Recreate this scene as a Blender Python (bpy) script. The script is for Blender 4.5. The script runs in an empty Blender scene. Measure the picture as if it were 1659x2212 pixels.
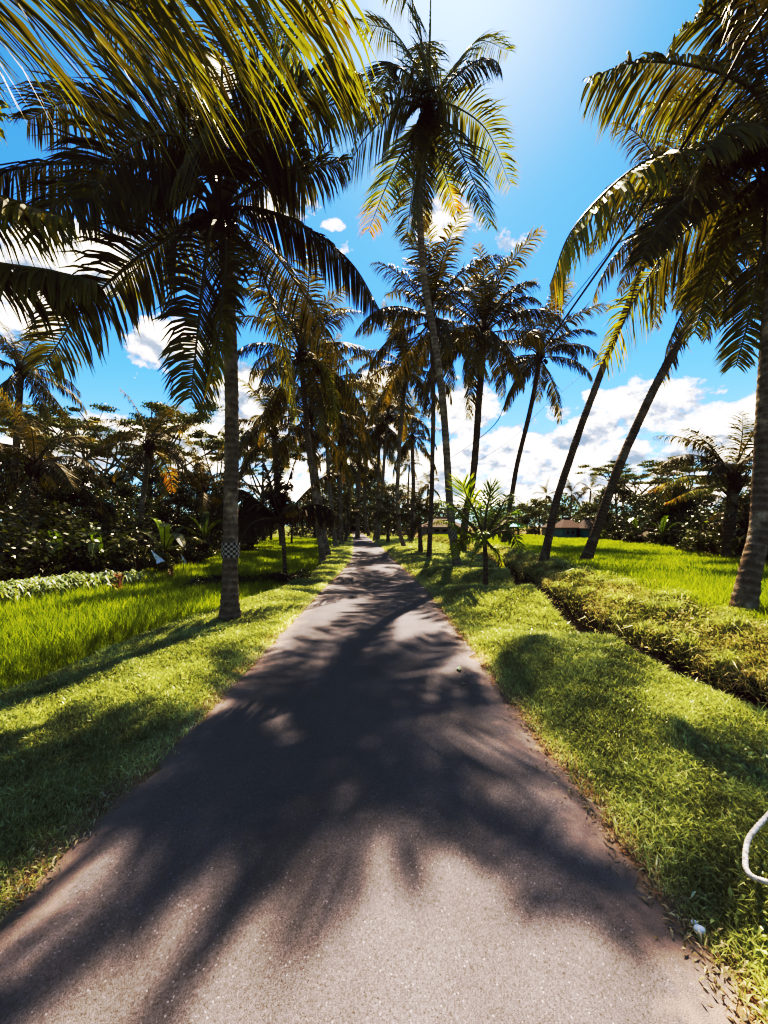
import bpy, math, random
import numpy as np
from mathutils import Vector, Matrix
R = math.radians
rng = np.random.default_rng(7)
random.seed(7)
sc = bpy.context.scene
COL = sc.collection
CAMZ = 1.5
K = 0.001204            # tangent per photo unit (1659 units wide frame)
HZ = 1135.0             # horizon row

def PX(px, py, d):      # a point at depth d seen in direction px,py from eye height
    return np.array([(px-829.5)*K*d, d, CAMZ+(HZ-py)*K*d])

# ------------------------------------------------------------------ tagging
def tag(o, label=None, cat=None, group=None, kind=None):
    if label: o['label'] = label
    if cat: o['category'] = cat
    if group: o['group'] = group
    if kind: o['kind'] = kind
    return o
def thing(name, loc, label, cat, group=None, rotz=0, scale=1):
    o = bpy.data.objects.new(name, None); COL.objects.link(o)
    o.location = loc; o.rotation_euler = (0, 0, rotz); o.scale = (scale,)*3
    o.empty_display_size = .3
    return tag(o, label, cat, group)

# ------------------------------------------------------------------ mesh collector
class MB:
    def __init__(s): s.v=[]; s.q=[]; s.t=[]; s.ti=[]; s.n=0; s.mq=[]; s.mt=[]
    def add(s, v, quads=None, tris=None, tint=0.5, mat=0):
        v = np.asarray(v, dtype=np.float32).reshape(-1,3)
        s.v.append(v)
        tt = np.full(len(v), tint, dtype=np.float32) if np.isscalar(tint) else np.asarray(tint, dtype=np.float32)
        s.ti.append(tt)
        if quads is not None and len(quads):
            q=np.asarray(quads,dtype=np.int32).reshape(-1,4)+s.n; s.q.append(q); s.mq.append(np.full(len(q),mat,np.int32))
        if tris is not None and len(tris):
            t=np.asarray(tris,dtype=np.int32).reshape(-1,3)+s.n; s.t.append(t); s.mt.append(np.full(len(t),mat,np.int32))
        s.n += len(v)
        return s
    def mesh(s, name, mats, smooth=False, origin=None):
        v=np.concatenate(s.v)
        if origin is not None: v = v-np.asarray(origin,dtype=np.float32)
        q=np.concatenate(s.q) if s.q else np.zeros((0,4),np.int32)
        t=np.concatenate(s.t) if s.t else np.zeros((0,3),np.int32)
        me=bpy.data.meshes.new(name)
        me.vertices.add(len(v)); me.vertices.foreach_set('co', v.astype(np.float32).ravel())
        nl=q.size+t.size
        me.loops.add(nl); me.loops.foreach_set('vertex_index', np.concatenate([q.ravel(),t.ravel()]).astype(np.int32))
        me.polygons.add(len(q)+len(t))
        st=np.concatenate([np.arange(len(q))*4, q.size+np.arange(len(t))*3]).astype(np.int32)
        me.polygons.foreach_set('loop_start', st)
        mi=np.concatenate((s.mq or [np.zeros(0,np.int32)])+(s.mt or [np.zeros(0,np.int32)])).astype(np.int32)
        me.polygons.foreach_set('material_index', mi)
        me.polygons.foreach_set('use_smooth', np.full(len(st), smooth))
        me.update(calc_edges=True)
        a=me.attributes.new('tint','FLOAT','POINT'); a.data.foreach_set('value', np.concatenate(s.ti))
        for m in (mats if isinstance(mats,(list,tuple)) else [mats]): me.materials.append(m)
        return me
    def build(s, name, mats, parent=None, smooth=False, origin=None):
        me=s.mesh(name, mats, smooth, origin)
        o=bpy.data.objects.new(name, me); COL.objects.link(o)
        if parent is not None: o.parent=parent
        return o

def norm(a): return a/np.maximum(np.linalg.norm(a,axis=-1,keepdims=True),1e-9)
def catmull(P, n):
    P=np.asarray(P,float); P=np.vstack([2*P[0]-P[1],P,2*P[-1]-P[-2]])
    m=len(P)-3; t=np.linspace(0,m-1e-6,n); i=t.astype(int); f=(t-i)[:,None]
    a,b,c,d=P[i],P[i+1],P[i+2],P[i+3]
    return .5*((2*b)+(-a+c)*f+(2*a-5*b+4*c-d)*f**2+(-a+3*b-3*c+d)*f**3)
def tube(mb, P, r, n=8, mat=0, tint=None, cap=True):
    P=np.asarray(P,float); m=len(P); r=np.broadcast_to(np.asarray(r,float),(m,)) if np.ndim(r)<2 else r
    T=norm(np.gradient(P,axis=0))
    ref=np.array([0,0,1.]) if abs(T[0][2])<.9 else np.array([1.,0,0])
    A=np.zeros_like(P); a=ref
    for k in range(m):
        a=a-T[k]*np.dot(a,T[k]); a/=max(np.linalg.norm(a),1e-9); A[k]=a
    B=np.cross(T,A)
    th=np.arange(n)*2*np.pi/n
    rr = r[:,None] if r.ndim==1 else r
    V=P[:,None,:]+rr[:,:,None]*(np.cos(th)[None,:,None]*A[:,None,:]+np.sin(th)[None,:,None]*B[:,None,:])
    i=np.arange(m-1)[:,None]; j=np.arange(n)[None,:]; jn=(j+1)%n
    Q=np.stack([i*n+j,i*n+jn,(i+1)*n+jn,(i+1)*n+j],-1).reshape(-1,4)
    L=np.concatenate([[0],np.cumsum(np.linalg.norm(np.diff(P,axis=0),axis=1))])
    ti=np.repeat(L,n) if tint is None else (np.full(m*n,tint) if np.isscalar(tint) else np.repeat(tint,n))
    mb.add(V.reshape(-1,3),quads=Q,tint=ti,mat=mat)
    if cap:
        c=np.vstack([V[-1],P[-1]]); mb.add(c,tris=[[k,(k+1)%n,n] for k in range(n)],tint=float(ti[-1]),mat=mat)
        c=np.vstack([V[0],P[0]]); mb.add(c,tris=[[(k+1)%n,k,n] for k in range(n)],tint=float(ti[0]),mat=mat)
def box(mb,c,s,rz=0,mat=0,tint=.5,taper=1.0):
    c=np.asarray(c,float); h=np.asarray(s,float)/2
    v=np.array([[x,y,z] for z in(-1,1) for y in(-1,1) for x in(-1,1)],float)
    v[4:,:2]*=taper; v*=h
    cr,sr=math.cos(rz),math.sin(rz)
    v=np.stack([v[:,0]*cr-v[:,1]*sr,v[:,0]*sr+v[:,1]*cr,v[:,2]],1)+c
    mb.add(v,quads=[[0,2,3,1],[4,5,7,6],[0,1,5,4],[1,3,7,5],[3,2,6,7],[2,0,4,6]],tint=tint,mat=mat)

# ------------------------------------------------------------------ materials
def newmat(name):
    m=bpy.data.materials.new(name); m.use_nodes=True; nt=m.node_tree; nt.nodes.clear()
    return m,nt,nt.nodes,nt.links
def ramp(N,stops,interp='LINEAR'):
    r=N.new('ShaderNodeValToRGB'); e=r.color_ramp.elements; r.color_ramp.interpolation=interp
    e[0].position=stops[0][0]; e[0].color=(*stops[0][1],1)
    e[1].position=stops[-1][0]; e[1].color=(*stops[-1][1],1)
    for p,c in stops[1:-1]:
        x=e.new(p); x.color=(*c,1)
    return r
def mth(N,L,op,a,b=None,c=None,clamp=False):
    n=N.new('ShaderNodeMath'); n.operation=op; n.use_clamp=clamp
    for i,x in enumerate((a,b,c)):
        if x is None: continue
        if isinstance(x,(int,float)): n.inputs[i].default_value=x
        else: L.new(x,n.inputs[i])
    return n.outputs[0]
def leafmat(name,stops,trans=.35,tboost=2.2,rough=.42,spec=.4,nscale=9,namp=.25,tb=.25):
    m,nt,N,L=newmat(name)
    at=N.new('ShaderNodeAttribute'); at.attribute_name='tint'
    geo=N.new('ShaderNodeNewGeometry')
    no=N.new('ShaderNodeTexNoise'); no.inputs['Scale'].default_value=nscale; no.inputs['Detail'].default_value=3
    L.new(geo.outputs['Position'],no.inputs['Vector'])
    t=mth(N,L,'MULTIPLY_ADD',no.outputs['Fac'],namp,-namp*.5)
    t=mth(N,L,'ADD',at.outputs['Fac'],t,clamp=True)
    rp=ramp(N,stops); L.new(t,rp.inputs['Fac'])
    p=N.new('ShaderNodeBsdfPrincipled'); L.new(rp.outputs[0],p.inputs['Base Color'])
    p.inputs['Roughness'].default_value=rough; p.inputs['Specular IOR Level'].default_value=spec
    tr=N.new('ShaderNodeBsdfTranslucent')
    mu=N.new('ShaderNodeVectorMath'); mu.operation='MULTIPLY'; L.new(rp.outputs[0],mu.inputs[0])
    mu.inputs[1].default_value=(tboost*1.02,tboost,tboost*tb)
    L.new(mu.outputs[0],tr.inputs['Color'])
    mx=N.new('ShaderNodeMixShader'); mx.inputs[0].default_value=trans
    L.new(p.outputs[0],mx.inputs[1]); L.new(tr.outputs[0],mx.inputs[2])
    o=N.new('ShaderNodeOutputMaterial'); L.new(mx.outputs[0],o.inputs['Surface'])
    return m
def surfmat(name,stops,scale=6,detail=6,rough=.85,bump=.3,bscale=None,spec=.25,dist=.02,coord='pos'):
    m,nt,N,L=newmat(name)
    geo=N.new('ShaderNodeNewGeometry') if coord=='pos' else N.new('ShaderNodeTexCoord')
    src=geo.outputs['Position'] if coord=='pos' else geo.outputs['Object']
    no=N.new('ShaderNodeTexNoise'); no.inputs['Scale'].default_value=scale; no.inputs['Detail'].default_value=detail
    no.inputs['Roughness'].default_value=.65
    L.new(src,no.inputs['Vector'])
    rp=ramp(N,stops); L.new(no.outputs['Fac'],rp.inputs['Fac'])
    p=N.new('ShaderNodeBsdfPrincipled'); L.new(rp.outputs[0],p.inputs['Base Color'])
    p.inputs['Roughness'].default_value=rough; p.inputs['Specular IOR Level'].default_value=spec
    n2=N.new('ShaderNodeTexNoise'); n2.inputs['Scale'].default_value=bscale or scale*4; n2.inputs['Detail'].default_value=6
    L.new(src,n2.inputs['Vector'])
    b=N.new('ShaderNodeBump'); b.inputs['Strength'].default_value=bump; b.inputs['Distance'].default_value=dist
    L.new(n2.outputs['Fac'],b.inputs['Height']); L.new(b.outputs[0],p.inputs['Normal'])
    o=N.new('ShaderNodeOutputMaterial'); L.new(p.outputs[0],o.inputs['Surface'])
    return m
def barkmat(name,c0,c1,c2,ring=9.0):
    m,nt,N,L=newmat(name)
    at=N.new('ShaderNodeAttribute'); at.attribute_name='tint'
    geo=N.new('ShaderNodeNewGeometry')
    no=N.new('ShaderNodeTexNoise'); no.inputs['Scale'].default_value=14; no.inputs['Detail'].default_value=8; no.inputs['Roughness'].default_value=.7
    L.new(geo.outputs['Position'],no.inputs['Vector'])
    big=N.new('ShaderNodeTexNoise'); big.inputs['Scale'].default_value=2.6; big.inputs['Detail'].default_value=4
    L.new(geo.outputs['Position'],big.inputs['Vector'])
    ph=mth(N,L,'MULTIPLY_ADD',no.outputs['Fac'],5.5,mth(N,L,'MULTIPLY',at.outputs['Fac'],ring*6.283))
    s=mth(N,L,'SINE',ph); s=mth(N,L,'MULTIPLY_ADD',s,.5,.5); s=mth(N,L,'POWER',s,2.0); s=mth(N,L,'MULTIPLY',s,.5)
    f=mth(N,L,'ADD',mth(N,L,'MULTIPLY',s,.3),mth(N,L,'MULTIPLY',no.outputs['Fac'],.75))
    rp=ramp(N,[(.25,c0),(.5,c1),(.78,c2)]); L.new(f,rp.inputs['Fac'])
    # pale lichen blotches
    lr=ramp(N,[(.52,(0,0,0)),(.62,(1,1,1))]); L.new(big.outputs['Fac'],lr.inputs['Fac'])
    mix=N.new('ShaderNodeMixRGB'); mix.inputs[2].default_value=(min(1,c2[0]*1.5),min(1,c2[1]*1.5),min(1,c2[2]*1.45),1)
    L.new(mth(N,L,'MULTIPLY',mth(N,L,'MULTIPLY',lr.outputs[0],no.outputs['Fac']),.75),mix.inputs[0]); L.new(rp.outputs[0],mix.inputs[1])
    p=N.new('ShaderNodeBsdfPrincipled'); L.new(mix.outputs[0],p.inputs['Base Color']); p.inputs['Roughness'].default_value=.85; p.inputs['Specular IOR Level'].default_value=.2
    b=N.new('ShaderNodeBump'); b.inputs['Strength'].default_value=.8; b.inputs['Distance'].default_value=.02
    L.new(mth(N,L,'ADD',mth(N,L,'MULTIPLY',s,-.6),no.outputs['Fac']),b.inputs['Height']); L.new(b.outputs[0],p.inputs['Normal'])
    o=N.new('ShaderNodeOutputMaterial'); L.new(p.outputs[0],o.inputs['Surface'])
    return m
def flat(name,c,rough=.7,spec=.3): return surfmat(name,[(.3,tuple(x*.75 for x in c)),(.7,tuple(min(1,x*1.2) for x in c))],scale=12,rough=rough,bump=.15,spec=spec)

M={}
M['palm']=leafmat('palm_leaf',[(0,(.022,.017,.010)),(.35,(.060,.050,.020)),(.6,(.15,.145,.038)),(.78,(.27,.28,.05)),(.9,(.42,.33,.06)),(1,(.58,.30,.06))],trans=.32,tboost=2.1,rough=.5,spec=.2,nscale=1.2,namp=.38)
M['palmfar']=leafmat('palm_leaf_far',[(0,(.022,.018,.011)),(.35,(.056,.046,.020)),(.6,(.135,.112,.036)),(.8,(.32,.25,.07)),(1,(.52,.30,.08))],trans=.3,tboost=2.3,rough=.5,spec=.28,nscale=.8,namp=.35)
M['palmyoung']=leafmat('young_palm_leaf',[(0,(.02,.03,.008)),(.4,(.07,.11,.02)),(.7,(.16,.24,.03)),(1,(.38,.36,.06))],trans=.45,tboost=2.2,rough=.35,spec=.4,nscale=3,namp=.3)
M['rachis']=leafmat('frond_stem',[(0,(.02,.02,.008)),(.5,(.09,.075,.03)),(1,(.26,.20,.08))],trans=.05,rough=.45,nscale=3,namp=.5)
M['bark']=barkmat('palm_bark',(.06,.045,.035),(.22,.175,.14),(.46,.39,.33))
M['barkdark']=barkmat('palm_bark_dark',(.04,.03,.022),(.13,.098,.076),(.30,.24,.19))
M['barkpale']=barkmat('palm_bark_pale',(.09,.07,.055),(.30,.25,.205),(.52,.46,.40),ring=7)
M['wood']=surfmat('tree_bark',[(.3,(.03,.024,.018)),(.7,(.13,.11,.09))],scale=9,rough=.9,bump=.5)
M['woodpale']=surfmat('tree_bark_pale',[(.3,(.09,.075,.06)),(.7,(.28,.25,.21))],scale=6,rough=.9,bump=.4)
M['leaf']=leafmat('tree_leaf',[(0,(.012,.016,.007)),(.4,(.038,.050,.016)),(.7,(.11,.13,.035)),(1,(.26,.28,.08))],trans=.3,tboost=1.9,rough=.38,spec=.55,nscale=.9,namp=.6)
M['leafolive']=leafmat('olive_leaf',[(0,(.030,.036,.018)),(.4,(.085,.10,.042)),(.7,(.14,.155,.065)),(1,(.28,.28,.12))],trans=.3,tboost=1.7,rough=.5,nscale=.5,namp=.5)
M['leafbright']=leafmat('bright_leaf',[(0,(.03,.05,.012)),(.5,(.09,.14,.025)),(1,(.26,.30,.06))],trans=.4,tboost=2,rough=.4,nscale=2,namp=.5)
M['banana']=leafmat('banana_leaf',[(0,(.015,.025,.008)),(.5,(.05,.075,.018)),(.8,(.13,.19,.03)),(1,(.28,.34,.06))],trans=.4,tboost=2.1,rough=.32,spec=.5,nscale=1.5,namp=.3)
M['rice']=leafmat('rice_blade',[(0,(.05,.075,.010)),(.4,(.20,.25,.035)),(.75,(.38,.44,.08)),(1,(.62,.62,.18))],trans=.5,tboost=1.8,rough=.45,spec=.35,nscale=.5,namp=.25)
M['grass']=leafmat('verge_grass',[(0,(.095,.11,.036)),(.35,(.31,.35,.13)),(.7,(.60,.63,.31)),(1,(.92,.88,.64))],trans=.42,tboost=1.5,tb=.8,rough=.36,spec=.6,nscale=1.6,namp=.4)
M['weed']=leafmat('bank_weed',[(0,(.035,.045,.014)),(.4,(.16,.21,.05)),(.68,(.44,.45,.18)),(1,(.85,.70,.50))],trans=.38,tboost=1.4,tb=.8,rough=.5,spec=.3,nscale=1.1,namp=.55)
M['pale']=leafmat('variegated_leaf',[(0,(.08,.12,.04)),(.5,(.24,.30,.16)),(1,(.62,.65,.50))],trans=.3,tboost=1.2,rough=.4,spec=.5)
M['red']=leafmat('croton_leaf',[(0,(.10,.045,.03)),(.6,(.30,.16,.10)),(1,(.45,.30,.18))],trans=.3,tboost=1.0,tb=.6)
M['dry']=leafmat('dry_leaf',[(0,(.12,.085,.05)),(.5,(.36,.28,.17)),(1,(.68,.58,.42))],trans=.2,tboost=1.1,rough=.6,nscale=4)
M['nut']=flat('coconut_husk',(.05,.045,.02),.5)
M['fibre']=flat('palm_fibre',(.05,.035,.022),.95)
M['scrap']=flat('white_scrap',(.8,.79,.77),.6)
M['pole']=flat('pole_concrete',(.13,.11,.095),.9)
M['cable']=flat('cable_rubber',(.018,.016,.015),.5)
M['rope']=surfmat('white_rope',[(.35,(.30,.26,.21)),(.5,(.62,.56,.49)),(.7,(.78,.72,.64))],scale=60,rough=.9,bump=.8,dist=.004)
M['greyroof']=flat('grey_roof',(.13,.11,.10),.85)
M['white']=flat('white_wall',(.30,.28,.26),.9)
M['blue']=flat('blue_paint',(.05,.22,.32),.6)
M['dark']=flat('dark_opening',(.012,.010,.010),.8)
M['tarp']=flat('blue_tarp',(.10,.45,.58),.5)

def asphalt():
    m,nt,N,L=newmat('asphalt')
    geo=N.new('ShaderNodeNewGeometry'); P=geo.outputs['Position']
    def noise(s,d=4,r=.6):
        n=N.new('ShaderNodeTexNoise'); n.inputs['Scale'].default_value=s; n.inputs['Detail'].default_value=d; n.inputs['Roughness'].default_value=r; L.new(P,n.inputs['Vector']); return n.outputs['Fac']
    v=N.new('ShaderNodeTexVoronoi'); v.inputs['Scale'].default_value=250; L.new(P,v.inputs['Vector'])
    v2=N.new('ShaderNodeTexVoronoi'); v2.inputs['Scale'].default_value=85; L.new(P,v2.inputs['Vector'])
    base=ramp(N,[(.3,(.155,.137,.136)),(.7,(.212,.189,.188))]); L.new(noise(1.3,8,.65),base.inputs[0])
    sp=ramp(N,[(0,(.45,.43,.42)),(.35,(.82,.80,.79)),(.62,(1.0,.99,.98)),(.85,(1.2,1.18,1.17)),(.98,(1.7,1.65,1.6))]); L.new(v.outputs['Color'],sp.inputs[0])
    mu=N.new('ShaderNodeMixRGB'); mu.blend_type='MULTIPLY'; mu.inputs[0].default_value=1; st=ramp(N,[(.35,(.80,.80,.81)),(.5,(1,1,1)),(.68,(1.12,1.11,1.10))]); L.new(noise(.55,7,.62),st.inputs[0])
    ms=N.new('ShaderNodeMixRGB'); ms.blend_type='MULTIPLY'; ms.inputs[0].default_value=1; L.new(base.outputs[0],ms.inputs[1]); L.new(st.outputs[0],ms.inputs[2])
    L.new(ms.outputs[0],mu.inputs[1]); L.new(sp.outputs[0],mu.inputs[2])
    # rare pale chips
    sx=N.new('ShaderNodeSeparateColor'); L.new(v2.outputs['Color'],sx.inputs[0])
    chip=mth(N,L,'MULTIPLY',mth(N,L,'GREATER_THAN',sx.outputs[0],.93),mth(N,L,'LESS_THAN',v2.outputs['Distance'],.28))
    mc=N.new('ShaderNodeMixRGB'); mc.inputs[2].default_value=(.62,.56,.52,1); L.new(mth(N,L,'MULTIPLY',chip,.4),mc.inputs[0]); L.new(mu.outputs[0],mc.inputs[1])
    hole=mth(N,L,'MULTIPLY',mth(N,L,'GREATER_THAN',sx.outputs[1],.96),mth(N,L,'LESS_THAN',v2.outputs['Distance'],.3))
    mh=N.new('ShaderNodeMixRGB'); mh.inputs[2].default_value=(.03,.026,.025,1); L.new(mth(N,L,'MULTIPLY',hole,.45),mh.inputs[0]); L.new(mc.outputs[0],mh.inputs[1])
    # dusty edge (tint = 0 centre .. 1 edge)
    at=N.new('ShaderNodeAttribute'); at.attribute_name='tint'
    e=mth(N,L,'ADD',at.outputs['Fac'],mth(N,L,'MULTIPLY_ADD',noise(7,6,.7),.5,-.25))
    er=ramp(N,[(.80,(0,0,0)),(1.0,(1,1,1))]); L.new(e,er.inputs[0])
    md=N.new('ShaderNodeMixRGB'); md.inputs[2].default_value=(.36,.265,.215,1); L.new(mth(N,L,'MULTIPLY',er.outputs[0],.8),md.inputs[0]); L.new(mh.outputs[0],md.inputs[1])
    p=N.new('ShaderNodeBsdfPrincipled'); L.new(md.outputs[0],p.inputs['Base Color']); p.inputs['Roughness'].default_value=.62; p.inputs['Specular IOR Level'].default_value=.35
    h=mth(N,L,'ADD',mth(N,L,'MULTIPLY',v.outputs['Distance'],-1.0),mth(N,L,'MULTIPLY',noise(300,2),.4))
    h=mth(N,L,'ADD',h,mth(N,L,'MULTIPLY',hole,-1.0))
    b=N.new('ShaderNodeBump'); b.inputs['Strength'].default_value=.55; b.inputs['Distance'].default_value=.004; L.new(h,b.inputs['Height']); L.new(b.outputs[0],p.inputs['Normal'])
    o=N.new('ShaderNodeOutputMaterial'); L.new(p.outputs[0],o.inputs['Surface'])
    return m
M['asphalt']=asphalt()
M['soil']=surfmat('soil',[(.25,(.018,.013,.009)),(.5,(.07,.05,.03)),(.75,(.19,.13,.085))],scale=5,detail=9,rough=.95,bump=.8,bscale=40,dist=.03)
M['turf']=surfmat('turf',[(.3,(.03,.045,.010)),(.55,(.085,.11,.022)),(.75,(.19,.18,.07))],scale=7,detail=9,rough=.95,bump=.8,bscale=60,dist=.03)
def terrainmat():
    m,nt,N,L=newmat('ground_cover')
    at=N.new('ShaderNodeAttribute'); at.attribute_name='tint'
    geo=N.new('ShaderNodeNewGeometry')
    no=N.new('ShaderNodeTexNoise'); no.inputs['Scale'].default_value=6; no.inputs['Detail'].default_value=10; no.inputs['Roughness'].default_value=.7; L.new(geo.outputs['Position'],no.inputs['Vector'])
    g=ramp(N,[(.3,(.06,.07,.024)),(.55,(.20,.21,.08)),(.75,(.46,.41,.25))]); L.new(no.outputs['Fac'],g.inputs[0])
    s=ramp(N,[(.3,(.10,.068,.048)),(.5,(.34,.235,.17)),(.72,(.56,.41,.31))]); L.new(no.outputs['Fac'],s.inputs[0])
    mx=N.new('ShaderNodeMixRGB'); L.new(at.outputs['Fac'],mx.inputs[0]); L.new(g.outputs[0],mx.inputs[1]); L.new(s.outputs[0],mx.inputs[2])
    mud=N.new('ShaderNodeMixRGB'); mud.inputs[2].default_value=(.02,.014,.010,1); L.new(mth(N,L,'SUBTRACT',at.outputs['Fac'],1.0,clamp=True),mud.inputs[0]); L.new(mx.outputs[0],mud.inputs[1]); mx=mud
    p=N.new('ShaderNodeBsdfPrincipled'); L.new(mx.outputs[0],p.inputs['Base Color']); p.inputs['Roughness'].default_value=.95; p.inputs['Specular IOR Level'].default_value=.1
    n2=N.new('ShaderNodeTexNoise'); n2.inputs['Scale'].default_value=50; n2.inputs['Detail'].default_value=6; L.new(geo.outputs['Position'],n2.inputs['Vector'])
    b=N.new('ShaderNodeBump'); b.inputs['Strength'].default_value=.8; b.inputs['Distance'].default_value=.02; L.new(n2.outputs['Fac'],b.inputs['Height']); L.new(b.outputs[0],p.inputs['Normal'])
    o=N.new('ShaderNodeOutputMaterial'); L.new(p.outputs[0],o.inputs['Surface'])
    return m
M['terrain']=terrainmat()

# ------------------------------------------------------------------ terrain
def cy(y): y=np.asarray(y,float); return -.17-.083*4*np.logaddexp(0,(y-14)/4)
def hw(y): return np.interp(y,[-5,1.8,3,9,16,100],[1.31,1.30,1.25,1.22,.95,.9])
def bl(y): return np.interp(y,[-5,3.4,5.2,7,11,20,60],[3.2,3.1,3.0,2.55,1.75,2.1,3.5])   # left verge width from centre
def ue(y): return np.interp(y,[-5,2.7,4.8,9,13,20,60],[3.0,2.92,2.85,3.4,4.2,5.2,6.5])       # ditch edge from centre
def vnoise(x,y,s,seed=0):
    return (np.sin(x*s+1.3+seed)*np.cos(y*s*1.17+.7*seed)+.5*np.sin(x*s*2.3-y*s*1.9+seed*2.1)+.25*np.sin(x*s*4.7+y*s*5.3+seed))/1.75
def zf(x,y):
    x=np.asarray(x,float); y=np.asarray(y,float)
    u=x-cy(y); h=hw(y); b=bl(y); e=ue(y)
    z=np.zeros_like(u)
    def seg(a0,z0,a1,z1):
        t=np.clip((u-a0)/np.maximum(a1-a0,1e-6),0,1); t=t*t*(3-2*t); return z0+(z1-z0)*t
    mound=.13+.13*np.sin(y*1.75+.6*x)*np.clip((y-3)/2,0,1)*np.clip((14-y)/3,0,1)+.04*vnoise(x,y,2.2)
    mid=(h+e)/2
    zr=np.where(u<mid,seg(h-.02,-.02,mid,1)*0,0)
    r1=seg(h,-.015,h+.7,0)+0*u
    rise=np.clip((u-h)/.8,0,1); rise=rise*rise*(3-2*rise)
    z=np.where(u>h, -.015+mound*rise+.015*rise, z)
    d0=np.clip((u-(e-.12))/.25,0,1); d0=d0*d0*(3-2*d0)
    z=np.where(u>e-.12, z*(1-d0)-.6*d0, z)
    d1=np.clip((u-(e+.52))/.36,0,1); d2=np.clip((u-(e+.85))/.7,0,1); d3=np.clip((u-(e+1.7))/.7,0,1)
    bank=-.6+.64*(d1*d1*(3-2*d1))+.28*(d2*d2*(3-2*d2))-.07*d3+.07*vnoise(x,y,3.1,2)*d1*(1-d3)
    z=np.where(u>e+.3, bank, z)
    # left
    l1=np.clip((-u-h)/.6,0,1); l2=np.clip((-u-b)/.3,0,1)
    z=np.where(u<-h, -.015+.04*l1+.03*vnoise(x,y,1.9,4)*l1-.14*l2, z)
    z=np.where(np.abs(u)<=h, -.012, z)
    return z
def zf1(x,y): return float(zf(np.array([x]),np.array([y]))[0])

us=np.concatenate([[-900,-400,-150,-70,-40],np.arange(-25,-6,1.0),np.arange(-6,-3.6,.15),np.arange(-3.6,6.2,.06),np.arange(6.2,12,.4),np.arange(12,30,1.5),[40,70,150,400,900]])
ys=np.concatenate([[-300,-80,-30,-12,-6],np.arange(-4,14,.09),np.arange(14,30,.3),np.arange(30,60,1),np.arange(60,140,5),[170,250,400,700,1100]])
U,Y=np.meshgrid(us,ys); X=U+cy(np.clip(Y,-10,140)); 
Z=zf(X,np.clip(Y,-10,140))
soilm=np.clip(1.6-np.abs(np.abs(U)-hw(Y)-.03)/np.where(U>0,.13,.09),0,1)
soilm=np.maximum(soilm,np.where((U>ue(Y)-.06)&(U<ue(Y)+.95),2.0,0))
soilm=np.where(U>ue(Y)+.95,.45,soilm)
nx,ny=len(us),len(ys)
i=np.arange(ny-1)[:,None]; j=np.arange(nx-1)[None,:]
Q=np.stack([i*nx+j,i*nx+j+1,(i+1)*nx+j+1,(i+1)*nx+j],-1).reshape(-1,4)
mb=MB(); mb.add(np.stack([X,Y,Z],-1).reshape(-1,3),quads=Q,tint=soilm.ravel())
tag(mb.build('ground',M['terrain'],smooth=True),kind='structure')
# road sheet with slightly ragged edges
ry=np.concatenate([np.arange(-5,14,.06),np.arange(14,40,.3),np.arange(40,141,1)])
cols=np.linspace(-1,1,13)
jit=lambda s:.035*np.sin(ry*7.1+s)+.025*np.sin(ry*17.3+2*s)+.02*rng.standard_normal(len(ry))
eL=-(hw(ry)+jit(1)); eR=hw(ry)+jit(5)
W=np.stack([np.where(c<0,-c*eL,c*eR) for c in cols],1)
Xr=W+cy(ry)[:,None]; Yr=np.repeat(ry[:,None],13,1)
Zr=.012+.012*(1-np.abs(cols)[None,:]**2)-.022*(np.abs(cols)[None,:]>.99)
Zr=np.broadcast_to(Zr,Xr.shape)
i=np.arange(len(ry)-1)[:,None]; j=np.arange(12)[None,:]
Q=np.stack([i*13+j,i*13+j+1,(i+1)*13+j+1,(i+1)*13+j],-1).reshape(-1,4)
mb=MB(); mb.add(np.stack([Xr,Yr,Zr],-1).reshape(-1,3),quads=Q,tint=np.broadcast_to(np.abs(cols)[None,:],Xr.shape).ravel())
tag(mb.build('road',M['asphalt'],smooth=True),kind='structure')
# ditch water
wm,nt,N,L=newmat('ditch_water_surface')
p=N.new('ShaderNodeBsdfPrincipled'); p.inputs['Base Color'].default_value=(.02,.015,.01,1); p.inputs['Roughness'].default_value=.12
no=N.new('ShaderNodeTexNoise'); no.inputs['Scale'].default_value=9; b=N.new('ShaderNodeBump'); b.inputs['Strength'].default_value=.2; b.inputs['Distance'].default_value=.02
L.new(no.outputs['Fac'],b.inputs['Height']); L.new(b.outputs[0],p.inputs['Normal']); o=N.new('ShaderNodeOutputMaterial'); L.new(p.outputs[0],o.inputs['Surface'])
wy=np.arange(-4,60,.5); a=cy(wy)+ue(wy)-.1; bq=cy(wy)+ue(wy)+.75
V=np.stack([np.stack([a,wy,0*wy-.54],1),np.stack([bq,wy,0*wy-.54],1)],1).reshape(-1,3)
k=np.arange(len(wy)-1)*2; mb=MB(); mb.add(V,quads=np.stack([k,k+1,k+3,k+2],1)); tag(mb.build('ditch_water',wm),kind='structure')

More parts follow.
